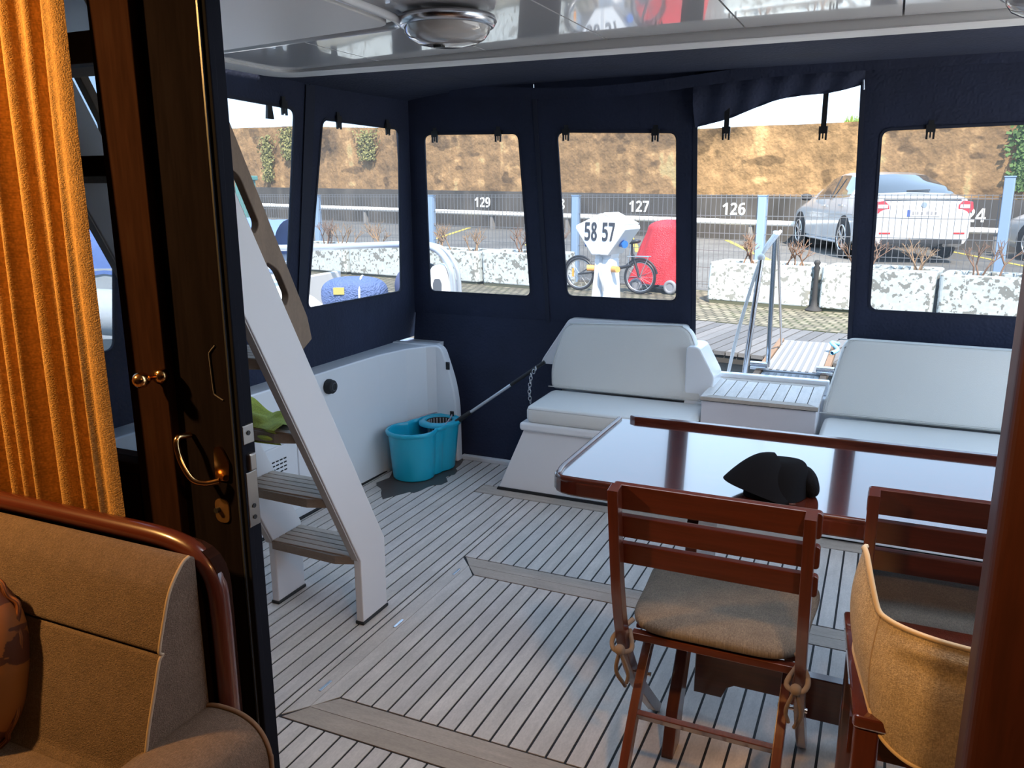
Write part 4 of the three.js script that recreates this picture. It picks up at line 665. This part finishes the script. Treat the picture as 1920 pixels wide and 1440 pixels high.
// ---- concrete planters with bare shrubs
{
  const white = M([0.50, 0.52, 0.53], 0.85, { map: peelT, bumpMap: stoneB, bumpScale: 0.01 }), soil = M([0.07, 0.055, 0.04], 1);
  const twigs = [M([0.17, 0.10, 0.065], 0.9), M([0.26, 0.17, 0.10], 0.9)];
  function shrub(a, b, n, h, label) {
    const S = quayThing('bare_shrub', label, 'shrub', a, b, GY + 0.37), geos = [];
    const grow = (p, d, len, r, k) => { const q = p.clone().addScaledVector(d, len); geos.push(rod(p.toArray(), q.toArray(), r, r * 0.7, 5)); if (k > 0) for (let i = 0; i < (k > 1 ? 3 : 2); i++) grow(q, d.clone().add(V(rr(-0.8, 0.8), rr(-0.15, 0.5), rr(-0.8, 0.8))).normalize(), len * rr(0.55, 0.85), r * 0.62, k - 1); };
    for (let i = 0; i < n; i++) grow(V(rr(-0.12, 0.12), 0, rr(-0.06, 0.06)), V(rr(-0.55, 0.55), 1, rr(-0.4, 0.4)).normalize(), h * rr(0.28, 0.4), 0.011, 3);
    mesh('branches', geos, twigs[Math.floor(rnd() * 2)], S);
  }
  const list = [[-7.64, -6.49, 'second planter left of the numbered pedestal'], [-6.44, -5.34, 'planter nearest the numbered pedestal on its left'], [-8.84, -7.69, 'planter behind the outboard motor'], [-10.04, -8.89, 'planter behind the inflatable dinghy'], [-3.39, -2.29, 'planter behind the gangway rail'], [-2.21, -1.18, 'second planter from the gangway rail'], [-1.15, -0.03, 'third planter from the gangway rail'], [0.0, 1.1, 'planter at the far end of the row']];
  list.forEach(([a0, a1, where], i) => {
    const a = (a0 + a1) / 2, w = a1 - a0, P = quayThing('concrete_planter', 'whitewashed concrete planter with peeling paint, ' + where, 'planter', a, 8.77, GY + 0.004);
    const h = 0.425 + (i % 3) * 0.01, wob = (g) => shear(g, (x, y, z) => [x + 0.008 * Math.sin(y * 9 + i), y, z + 0.01 * Math.sin(x * 5 + i * 2)]);
    const s = roundPoly([[-w / 2, -0.27], [w / 2, -0.27], [w / 2, 0.27], [-w / 2, 0.27]], 0.06); s.holes.push(new THREE.Path(roundPoly([[-w / 2 + 0.08, -0.19], [w / 2 - 0.08, -0.19], [w / 2 - 0.08, 0.19], [-w / 2 + 0.08, 0.19]], 0.04).getPoints(5)));
    mesh('tub', wob(uvm(ex(s, h - 0.03, 0.015, 5).rotateX(-Math.PI / 2).translate(0, 0.03, 0))), white, P);
    mesh('foot', box(-w / 2 + 0.03, w / 2 - 0.03, 0, 0.035, -0.24, 0.255), M([0.07, 0.075, 0.05], 0.9), P);
    mesh('soil', box(-w / 2 + 0.07, w / 2 - 0.07, 0.1, h - 0.05, -0.2, 0.2), soil, P);
    shrub(a - 0.22 + 0.1 * (i % 2), 8.77, i < 4 ? 5 : 4, 0.42, 'leafless brown shrub in the ' + where); if (i !== 2) shrub(a + 0.27, 8.80, 4, 0.36, 'smaller leafless twiggy shrub in the ' + where);
  });
  const bol = quayThing('mooring_bollard', 'small black iron bollard between two whitewashed planters', 'bollard', -2.25, 8.50, GY);
  mesh('bollard_body', [lathe([[0, 0], [0.09, 0], [0.08, 0.02], [0.035, 0.05], [0.026, 0.12], [0.022, 0.40], [0.035, 0.43], [0.02, 0.455], [0.034, 0.48], [0.024, 0.505], [0, 0.512]], 18)], MAT.rubber, bol);
}

// ---- gangway with its hand rail
{
  const G = thing('gangway', 'aluminium gangway with ribbed tread plates and teak edges, leading to the quay', 'gangway', [-0.46, 0.40, -5.2]);
  const plate = M([0.20, 0.21, 0.225], 0.75), rib = M([0.13, 0.135, 0.145], 0.8), teakE = M([0.20, 0.12, 0.07], 0.8, { map: teakV });
  const tilt = (g) => g.rotateX(0.0);
  for (const [z0, z1] of [[0.90, 0.12], [0.08, -1.05]]) {
    mesh('tread_plate', tilt(box(-0.165, 0.165, 0, 0.022, z1, z0, 0.004)), plate, G);
    for (let i = 0; i < 7; i++) mesh('grip_strip', tilt(box(-0.135 + i * 0.042, -0.117 + i * 0.042, 0.021, 0.026, z1 + 0.03, z0 - 0.03)), rib, G);
    for (const s of [-1, 1]) mesh('edge_board', tilt(box(s > 0 ? 0.168 : -0.205, s > 0 ? 0.205 : -0.168, -0.01, 0.034, z1, z0, 0.005)), teakE, G);
  }
  for (const s of [-1, 1]) mesh('hinge_block', [box(s * 0.19 - 0.045, s * 0.19 + 0.045, 0.034, 0.052, 0.05, 0.15, 0.004), rod([s * 0.19 - 0.05, 0.06, 0.10], [s * 0.19 + 0.05, 0.06, 0.10], 0.018)], MAT.steel, G);
  mesh('blue_rope', tube([[0.19, 0.04, -0.80], [0.215, 0.075, -0.72], [0.175, 0.09, -0.66], [0.22, 0.06, -0.60], [0.19, 0.045, -0.52]], 0.013), M([0.16, 0.42, 0.62], 0.8), G);
  const R = thing('gangway_rail', 'folding stainless steel hand rail standing at the boat end of the gangway', 'rail', [-0.64, 0.42, -4.45]);
  mesh('stanchion', rod([-0.005, -0.02, 0.03], [0.052, 0.735, 0.0], 0.015), MAT.steel, R);
  mesh('stanchion', rod([0.035, 0.02, -0.72], [0.10, 0.86, -0.10], 0.014), MAT.steel, R);
  mesh('stanchion', rod([0.03, 0.03, -1.45], [0.11, 0.86, -0.11], 0.008), MAT.steel, R);
  mesh('hand_rope', tube([[-0.10, -0.02, 0.03], [-0.04, 0.35, 0.02], [0.05, 0.735, 0.0], [0.10, 0.855, -0.10]], 0.009), M([0.72, 0.72, 0.70], 0.7), R);
  mesh('top_knot', [rod([0.045, 0.74, 0.005], [0.125, 0.865, -0.115], 0.009), sphere(0.05, 0.735, 0, 0.02)], M([0.75, 0.74, 0.72], 0.7), R);
}

// ---- service pedestal, bicycle, red covered trolley
{
  const P = quayThing('service_pedestal', 'white marina power pedestal with a pointed head numbered 58 57', 'pedestal', -3.80, 7.0, GY);
  const w = M([0.70, 0.73, 0.76], 0.4), grey = M([0.30, 0.32, 0.34], 0.5);
  mesh('column', [exZ(roundPoly([[-0.135, 0], [0.125, 0], [0.09, 0.42], [0.085, 0.56], [-0.085, 0.56], [-0.09, 0.42]], 0.01), -0.09, 0.09, 0.01), exZ([[-0.075, 0.54], [0.075, 0.54], [0.10, 0.66], [-0.10, 0.66]], -0.08, 0.08)], w, P);
  const H = mesh('head', exZ(roundPoly([[-0.085, 0.60], [0.085, 0.60], [0.265, 0.84], [0.26, 0.87], [0.0, 0.985], [-0.26, 0.87], [-0.265, 0.84]], 0.008), -0.16, 0.15, 0.012), w, P);
  mesh('head_ridge', exZ([[-0.012, 0.61], [0.012, 0.61], [0.012, 0.965], [-0.012, 0.965]], 0.15, 0.158), M([0.5, 0.52, 0.55], 0.5), H);
  mesh('roof_panel', box(0.03, 0.27, 0, 0.012, -0.15, 0.14).rotateZ(-0.43).translate(0.0, 0.992, 0), w, H);
  for (const [t, x] of [['58', -0.165], ['57', 0.022]]) { const g = new TextGeometry(t, { font, size: 0.135, depth: 0.004, curveSegments: 4 }); g.scale(0.68, 1.25, 1).translate(x, 0.735, 0.152); const n = mesh('berth_number', g, M([0.03, 0.035, 0.05], 0.7), H); n.userData.label = 'black berth number ' + t; }
  for (const s of [-1, 1]) { mesh('socket', rod([s * 0.10, 0.47, 0.06], [s * 0.165, 0.47, 0.09], 0.032, 0.03), M([0.80, 0.36, 0.10], 0.5), P); mesh('socket_cap', rod([s * 0.15, 0.71, 0.02], [s * 0.215, 0.70, 0.05], 0.035), M([0.03, 0.16, 0.55], 0.4), P); }
  mesh('tap_hose', tube([[-0.02, 0.45, 0.10], [0.0, 0.40, 0.13], [0.03, 0.32, 0.13], [0.03, 0.26, 0.12]], 0.012), grey, P); mesh('face_strip', box(-0.03, 0.0, 0.02, 0.58, 0.09, 0.097), M([0.5, 0.52, 0.55], 0.5), P);

  const B = quayThing('bicycle', 'dark folding bicycle parked behind the numbered pedestal', 'bicycle', -4.70, 8.72, GY + 0.005, undefined, 0.06); B.scale.setScalar(0.82);
  const blk = M([0.02, 0.02, 0.025], 0.4), rim = M([0.55, 0.56, 0.58], 0.3, { metalness: 0.9 });
  for (const x of [-0.48, 0.48]) {
    const wheel = mesh('tyre', new THREE.TorusGeometry(0.225, 0.020, 10, 44).translate(x, 0.245, 0), blk, B);
    mesh('rim', new THREE.TorusGeometry(0.203, 0.009, 8, 44).translate(x, 0.245, 0), rim, wheel);
    mesh('spokes', Array.from({ length: 14 }, (_, i) => { const a = i / 14 * 2 * Math.PI; return rod([x, 0.245, 0], [x + 0.2 * Math.cos(a), 0.245 + 0.2 * Math.sin(a), 0], 0.0022, 0.0022, 4); }), rim, wheel);
    mesh('mudguard', new THREE.TorusGeometry(0.26, 0.014, 6, 24, 2.4).rotateZ(x < 0 ? 0.9 : 0.2).translate(x, 0.245, 0), blk, B);
  }
  mesh('reflector', box(-0.60, -0.575, 0.20, 0.32, -0.006, 0.008), M([0.8, 0.30, 0.04], 0.4), B);
  mesh('frame', [rod([-0.48, 0.245, 0.03], [-0.10, 0.30, 0.02], 0.014), rod([-0.10, 0.30, 0], [0.34, 0.40, 0], 0.024), rod([0.48, 0.245, 0.03], [0.36, 0.56, 0], 0.018), rod([0.36, 0.40, 0], [0.33, 0.98, 0], 0.016), rod([-0.10, 0.28, 0], [-0.18, 0.62, 0], 0.018), rod([-0.48, 0.245, -0.02], [-0.14, 0.45, 0], 0.011)], blk, B);
  mesh('handlebar', [tube([[0.26, 0.98, 0.28], [0.31, 1.0, 0.1], [0.31, 1.0, -0.1], [0.26, 0.98, -0.28]], 0.013)], blk, B);
  mesh('seat_post', rod([-0.17, 0.60, 0], [0.245, 0.70, 0], 0.0), rim, B); B.children.at(-1).geometry = rod([0.29, 0.35, 0], [0.335, 0.70, 0], 0.013);
  mesh('saddle', pillow(0.22, 0.06, 0.14, 2.6).rotateZ(0.12).translate(0.36, 0.735, 0), blk, B);
  mesh('pannier_rack', [rod([0.30, 0.53, 0.05], [0.62, 0.535, 0.05], 0.007), rod([0.30, 0.53, -0.05], [0.62, 0.535, -0.05], 0.007), rod([0.62, 0.535, 0.05], [0.50, 0.25, 0.05], 0.006)], rim, B);
  mesh('crank', [new THREE.TorusGeometry(0.075, 0.008, 6, 24).translate(-0.02, 0.26, 0.05), rod([-0.02, 0.26, 0.06], [0.06, 0.13, 0.07], 0.01), box(0.03, 0.11, 0.115, 0.135, 0.05, 0.13)], blk, B);

  const C = quayThing('covered_trolley', 'red tarpaulin cover over a small wheeled trolley beside the bicycle', 'trolley', -4.24, 9.18, GY + 0.004);
  const red = M([0.62, 0.035, 0.05], 0.55, { bumpMap: clothB, bumpScale: 0.03 });
  mesh('red_cover', grid(64, 24, (u, v) => { const a = u * 2 * Math.PI, sg = (t, e) => Math.sign(t) * Math.pow(Math.abs(t), e), t = Math.min(1, v / 0.72), r = v < 0.72 ? 1 : Math.cos((v - 0.72) / 0.28 * Math.PI / 2), y = v < 0.72 ? lerp(0.10, 0.74, t) : 0.74 + 0.11 * Math.sin((v - 0.72) / 0.28 * Math.PI / 2), k = lerp(1.0, 0.70, t), f = 1 + 0.05 * Math.sin(a * 5 + y * 6) * (1 - t * 0.5) + 0.03 * Math.sin(a * 9 - y * 11); return [sg(Math.cos(a), 0.55) * 0.37 * k * r * f + 0.10 * t, y, -sg(Math.sin(a), 0.55) * 0.26 * k * r * f, [a, y]]; }), red, C);
  for (const x of [-0.20, 0.24]) for (const z of [-0.24, 0.27]) mesh('wheel', [new THREE.TorusGeometry(0.06, 0.024, 8, 20).translate(x, 0.084, z), new THREE.CylinderGeometry(0.045, 0.045, 0.03, 16).rotateX(Math.PI / 2).translate(x, 0.084, z)], M([0.22, 0.23, 0.26], 0.6), C);
}

// ---- parked cars
function makeCar(name, label, pos, turn, plate) {
  const C = thing(name, label, 'car', pos, turn);
  const paintM = M([0.47, 0.485, 0.50], 0.3, { clearcoat: 1, clearcoatRoughness: 0.06 }), glass = M([0.035, 0.045, 0.055], 0.06, { clearcoat: 1, clearcoatRoughness: 0.02 }), dark = M([0.02, 0.02, 0.022], 0.6);
  const st = [-2.33, -2.28, -2.15, -1.8, -1.45, -1.15, -1.0, -0.7, -0.35, -0.1, 0.2, 0.55, 0.95, 1.25, 1.5, 1.72, 1.9, 2.1, 2.2, 2.27, 2.31, 2.33];
  const pw = (x, t) => { let i = 0; while (i < t.length - 2 && x > t[i + 1][0]) i++; const [a, b] = t[i], [c, d] = t[i + 1]; return lerp(b, d, clamp((x - a) / (c - a), 0, 1)); };
  const top = (z) => pw(z, [[-2.33, 0.58], [-2.28, 0.68], [-2.15, 0.76], [-1.8, 0.86], [-1.45, 0.93], [-1.15, 0.985], [-0.7, 1.22], [-0.35, 1.385], [-0.1, 1.44], [0.2, 1.46], [0.55, 1.45], [0.95, 1.40], [1.25, 1.305], [1.5, 1.20], [1.72, 1.095], [1.9, 1.07], [2.1, 1.055], [2.2, 1.04], [2.27, 0.98], [2.31, 0.90], [2.33, 0.80]]);
  const wid = (z) => 0.905 * (1 - 0.16 * Math.pow(clamp((Math.abs(z) - 1.55) / 0.78, 0, 1), 2.2)), house = (z) => z > -1.15 && z < 1.72;
  const sec = (z) => {
    const w = wid(z), t = top(z), yb = 0.19 + 0.09 * smoothstep(Math.abs(z), 1.9, 2.33), h = house(z), belt = h ? pw(z, [[-1.15, 0.95], [0.2, 0.975], [1.72, 1.04]]) : t - 0.055, k = clamp((t - belt) / 0.48, 0, 1);
    return [[0, yb], [w * 0.90, yb], [w * 0.985, yb + 0.10], [w, Math.min(0.62, t * 0.72)], [w * 0.985, Math.min(0.80, t * 0.84)], [w * (h ? 0.93 : 0.90), belt], [w * (h ? lerp(0.90, 0.655, k) : 0.80), t - (h ? 0.055 : 0.02)], [w * (h ? lerp(0.84, 0.56, k) : 0.62), t - 0.012], [0, t + 0.008]];
  };
  const pos_ = { body: [], glass: [] };
  const quad = (k, a, b, c, d) => pos_[k].push(...a, ...b, ...c, ...a, ...c, ...d);
  for (let i = 0; i < st.length - 1; i++) for (const s of [1, -1]) {
    const A = sec(st[i]), B = sec(st[i + 1]), m = (st[i] + st[i + 1]) / 2;
    for (let j = 0; j < 8; j++) {
      const p = (q, z) => [q[0] * s, q[1], z], isG = (j === 5 && m > -0.85 && m < 1.3) || (j >= 6 && ((m > -1.1 && m < -0.3) || (m > 0.95 && m < 1.68)));
      const q = [p(A[j], st[i]), p(B[j], st[i + 1]), p(B[j + 1], st[i + 1]), p(A[j + 1], st[i])]; s > 0 ? quad(isG ? 'glass' : 'body', q[0], q[3], q[2], q[1]) : quad(isG ? 'glass' : 'body', ...q);
    }
  }
  for (const z of [-2.33, 2.33]) { const A = sec(z); for (const s of [1, -1]) for (let j = 1; j < 8; j++) { const a = [0, A[0][1], z], b = [A[j][0] * s, A[j][1], z], c = [A[j + 1][0] * s, A[j + 1][1], z]; pos_.body.push(...((s > 0) === (z > 0) ? [...a, ...b, ...c] : [...a, ...c, ...b])); } }
  const make = (arr) => { let g = new THREE.BufferGeometry(); g.setAttribute('position', new THREE.Float32BufferAttribute(arr, 3)); g = mergeVertices(g, 1e-4); g.computeVertexNormals(); g = toCreasedNormals(g, 0.6); return uvm(g); };
  mesh('body_shell', make(pos_.body), paintM, C); mesh('windows', make(pos_.glass), glass, C);
  for (const s of [-1, 1]) for (const z of [0.30]) mesh('door_pillar', bar([s * 0.872, 0.965, z + 0.02], [s * 0.66, 1.385, z - 0.05], 0.012, 0.05, [s, 0.4, 0]), dark, C);
  for (const s of [-1, 1]) for (const z of [-1.43, 1.26]) {
    mesh('wheel_arch', new THREE.CylinderGeometry(0.375, 0.375, 0.04, 32).rotateZ(Math.PI / 2).translate(s * 0.888, 0.335, z), dark, C);
    const ty = mesh('tyre', lathe([[0.215, -0.10], [0.30, -0.105], [0.325, -0.07], [0.325, 0.07], [0.30, 0.105], [0.215, 0.10]], 36).rotateZ(Math.PI / 2).translate(s * 0.825, 0.325, z), MAT.rubber, C);
    mesh('rim', [new THREE.TorusGeometry(0.212, 0.014, 8, 36).rotateY(Math.PI / 2).translate(s * 0.925, 0.325, z), new THREE.CylinderGeometry(0.045, 0.045, 0.02, 16).rotateZ(Math.PI / 2).translate(s * 0.918, 0.325, z), ...Array.from({ length: 10 }, (_, i) => { const a = (i >> 1) / 5 * 2 * Math.PI + (i % 2 ? 0.16 : -0.16); return bar([s * 0.918, 0.325, z], [s * 0.922, 0.325 + 0.208 * Math.sin(a), z + 0.208 * Math.cos(a)], 0.016, 0.024, [1, 0, 0]); })], MAT.alu, ty);
    mesh('hub_dark', new THREE.CylinderGeometry(0.205, 0.205, 0.02, 28).rotateZ(Math.PI / 2).translate(s * 0.885, 0.325, z), dark, ty);
  }
  const side = (s, g) => s < 0 ? mir(g) : g;
  for (const s of [-1, 1]) {
    mesh('door_mirror', pillow(0.2, 0.13, 0.12, 3).translate(s * 0.99, 1.0, -0.80), s < 0 ? dark : paintM, C);
    mesh('door_handle', [box(-0.012, 0.012, 0.845, 0.868, -0.08, 0.12).translate(s * 0.905, 0, 0), box(-0.012, 0.012, 0.865, 0.888, 0.90, 1.08).translate(s * 0.898, 0, 0)], paintM, C);
    mesh('tail_lamp', side(s, exZ(roundPoly([[0, 0.76], [0.20, 0.76], [0.26, 0.83], [0.24, 0.95], [0.10, 0.97], [0.02, 0.9]], 0.015), 0, 0.05, 0.008).translate(0.53, 0, 2.27)), M([0.42, 0.02, 0.03], 0.25, { clearcoat: 1 }), C);
    mesh('tail_lamp_lens', side(s, box(0.57, 0.73, 0.845, 0.905, 2.315, 2.328, 0.01)), M([0.65, 0.62, 0.64], 0.2), C);
    mesh('bumper_reflector', side(s, box(0.50, 0.68, 0.435, 0.46, 2.325, 2.338, 0.004)), M([0.5, 0.03, 0.03], 0.3), C);
    mesh('sill_strip', side(s, box(0.86, 0.895, 0.215, 0.25, -1.05, 0.88, 0.008)), M([0.45, 0.46, 0.48], 0.5), C);
    mesh('side_crease', bar([s * 0.908, 0.70, -1.02], [s * 0.905, 0.74, 1.7], 0.006, 0.012), paintM, C);
  }
  mesh('rear_bumper_foot', box(-0.66, 0.66, 0.275, 0.36, 2.24, 2.336, 0.02), dark, C);
  mesh('boot_lip', box(-0.62, 0.62, 0.985, 1.005, 2.22, 2.30, 0.008), paintM, C);
  mesh('number_plate', [box(-0.26, 0.26, 0.715, 0.825, 2.325, 2.338, 0.004)], M([0.72, 0.72, 0.70], 0.5), C);
  mesh('plate_band', box(-0.26, -0.215, 0.717, 0.823, 2.337, 2.3395), M([0.03, 0.08, 0.35], 0.5), C);
  for (let i = 0; i < 6; i++) mesh('plate_mark', box(-0.185 + i * 0.068 + (i > 2 ? 0.02 : 0), -0.150 + i * 0.068 + (i > 2 ? 0.02 : 0), 0.737 + (i % 2) * 0.006, 0.800 - (i % 3) * 0.006, 2.337, 2.3392), M([0.25, 0.25, 0.26], 0.6), C);
  mesh('badge', new THREE.CylinderGeometry(0.045, 0.045, 0.01, 24).rotateX(Math.PI / 2).translate(0, 0.90, 2.322), MAT.steel, C);
  mesh('wiper', rod([-0.05, 1.125, 1.70], [0.34, 1.135, 1.67], 0.009), dark, C);
  mesh('exhaust', rod([0.38, 0.255, 2.1], [0.38, 0.255, 2.33], 0.03), M([0.12, 0.11, 0.1], 0.5, { metalness: 0.8 }), C);
  return C;
}
{
  // rear left wheel stands at a = -3.70, b = 15.46; the car points 21 degrees to the left of straight aft
  const turn = 21 * Math.PI / 180, w = V(...Q(-3.70, 15.46, 0)), off = V(-0.905, 0, 1.26).applyAxisAngle(V(0, 1, 0), turn), p = w.sub(off);
  const y = 0.335; makeCar('white_car', 'white saloon car parked behind the fence with its rear to the quay', [p.x, y, p.z], turn);
  const q = Q(0.75, 16.6, 0); makeCar('white_car', 'second white car parked at the far side of the blue-grey fence post', [q[0], 0.245, q[2]], 0.62);
}

// ---- neighbours in the water at the left: dinghy on its davit rail, blue covered boat, green post
{
  const D = thing('inflatable_dinghy', 'white inflatable dinghy moored beside the stern, seen through the side window', 'dinghy', [-4.6, 0.42, -5.35], 0.1);
  const tubeM = M([0.66, 0.67, 0.68], 0.5);
  mesh('tube', tube([[-1.3, 0.12, 0.5], [-0.4, 0.12, 0.52], [0.55, 0.13, 0.45], [0.62, 0.13, 0.40]], 0.19, false, 40, 16), tubeM, D);
  mesh('tube', tube([[-1.3, 0.12, -0.5], [-0.4, 0.12, -0.52], [0.55, 0.13, -0.45], [0.62, 0.13, -0.40]], 0.19, false, 40, 16), tubeM, D);
  for (const z of [0.40, -0.40]) mesh('end_cone', new THREE.ConeGeometry(0.188, 0.3, 18).rotateZ(-Math.PI / 2).translate(0.76, 0.13, z), tubeM, D);
  mesh('floor_board', box(-1.3, 0.55, -0.02, 0.03, -0.45, 0.45), M([0.4, 0.4, 0.42], 0.7), D);
  mesh('transom_board', box(0.40, 0.45, 0.0, 0.42, -0.40, 0.40, 0.01), M([0.55, 0.54, 0.52], 0.5), D);
  mesh('thwart', box(-0.75, -0.50, 0.30, 0.34, -0.5, 0.5, 0.01), M([0.6, 0.55, 0.48], 0.6), D);
  const bag = thing('blue_seat_bag', 'blue fabric bag with a yellow mark lying in the white dinghy', 'bag', [-3.66, 0.70, -5.22], 0.45);
  mesh('bag_body', pillow(0.50, 0.27, 0.34, 2.8).translate(0, 0.03, 0), M([0.075, 0.12, 0.28], 0.75, { bumpMap: clothB, bumpScale: 0.03 }), bag);
  mesh('yellow_mark', box(-0.13, -0.05, 0.05, 0.10, 0.155, 0.176), M([0.42, 0.36, 0.10], 0.8), bag);
  mesh('strap', new THREE.TorusGeometry(0.138, 0.009, 6, 40).scale(1.25, 1, 1).rotateY(Math.PI / 2).translate(0.06, 0.03, 0), M([0.55, 0.57, 0.6], 0.7), bag);
  const bag2 = thing('dark_fender', 'dark blue round fender resting beside the blue bag', 'fender', [-3.24, 0.80, -5.34]);
  mesh('fender_body', sphere(0, 0, 0, 0.14, 0.85, 1.05, 0.85), M([0.05, 0.06, 0.14], 0.6), bag2);
  const A = thing('davit_rail', 'grey tubular rail arching above the white dinghy', 'rail', [-3.6, 0, -5.5]);
  const al = M([0.60, 0.64, 0.68], 0.35, { metalness: 0.7 });
  for (const [dz, r] of [[0, 0.026], [-0.10, 0.018]]) mesh('rail_tube', tube([[-1.9, 1.02, dz], [-0.8, 1.045, dz], [0.20, 1.095, dz], [0.40, 1.09, dz], [0.52, 1.05, dz], [0.60, 0.95, dz], [0.635, 0.80, dz], [0.645, 0.25, dz]], r, false, 100, 10), al, A);
  const O = thing('outboard_motor', 'small white outboard motor under the end of the davit rail', 'motor', [-3.09, 0.55, -5.56], 0.2);
  mesh('cowl', exZ(roundPoly([[-0.09, 0.0], [0.09, 0.0], [0.10, 0.20], [0.055, 0.40], [-0.055, 0.40], [-0.10, 0.20]], 0.05), -0.12, 0.12, 0.03), M([0.62, 0.64, 0.66], 0.4), O);
  mesh('grille', exZ(roundPoly([[-0.022, 0.06], [0.022, 0.06], [0.035, 0.26], [0.02, 0.30], [-0.02, 0.30], [-0.035, 0.26]], 0.012), 0.118, 0.128), M([0.08, 0.09, 0.11], 0.5), O);
  mesh('leg', box(-0.04, 0.04, -0.6, 0.02, -0.06, 0.06, 0.02), M([0.3, 0.31, 0.33], 0.5), O);
  mesh('tiller', rod([0, 0.33, -0.1], [-0.28, 0.42, -0.1], 0.025), MAT.black, O);
  const N = thing('covered_boat', 'boat under a ribbed blue tarpaulin moored beyond the ladder', 'boat', [-9.0, 0.35, -7.0], 0.5);
  mesh('tarpaulin', grid(48, 12, (u, v) => { const x = lerp(-2.6, 2.6, u), a = (v - 0.5) * Math.PI; return [x, 0.25 + 0.62 * Math.pow(Math.cos(a), 0.6) * (1 - 0.12 * Math.pow(Math.abs(x / 2.6), 3)) + 0.012 * Math.sin(u * 90), 1.0 * Math.sin(a), [x, v]]; }), M([0.13, 0.21, 0.48], 0.7, { side: THREE.DoubleSide }), N);
  mesh('hull', exX([[-1.0, 0.32], [-0.8, -0.5], [-0.3, -0.9], [0.3, -0.9], [0.8, -0.5], [1.0, 0.32]], -2.6, 2.6), M([0.66, 0.67, 0.68], 0.4), N);
  const P = quayThing('green_post', 'teal painted mooring post rising behind the blue covered boat', 'post', -15.6, 12.0, 0.2);
  mesh('post_body', [box(-0.16, 0.16, 0, 1.55, -0.16, 0.16, 0.02), box(-0.20, 0.20, 1.52, 1.62, -0.20, 0.20, 0.02)], M([0.07, 0.20, 0.19], 0.7), P);
}

renderer.render(scene, camera);
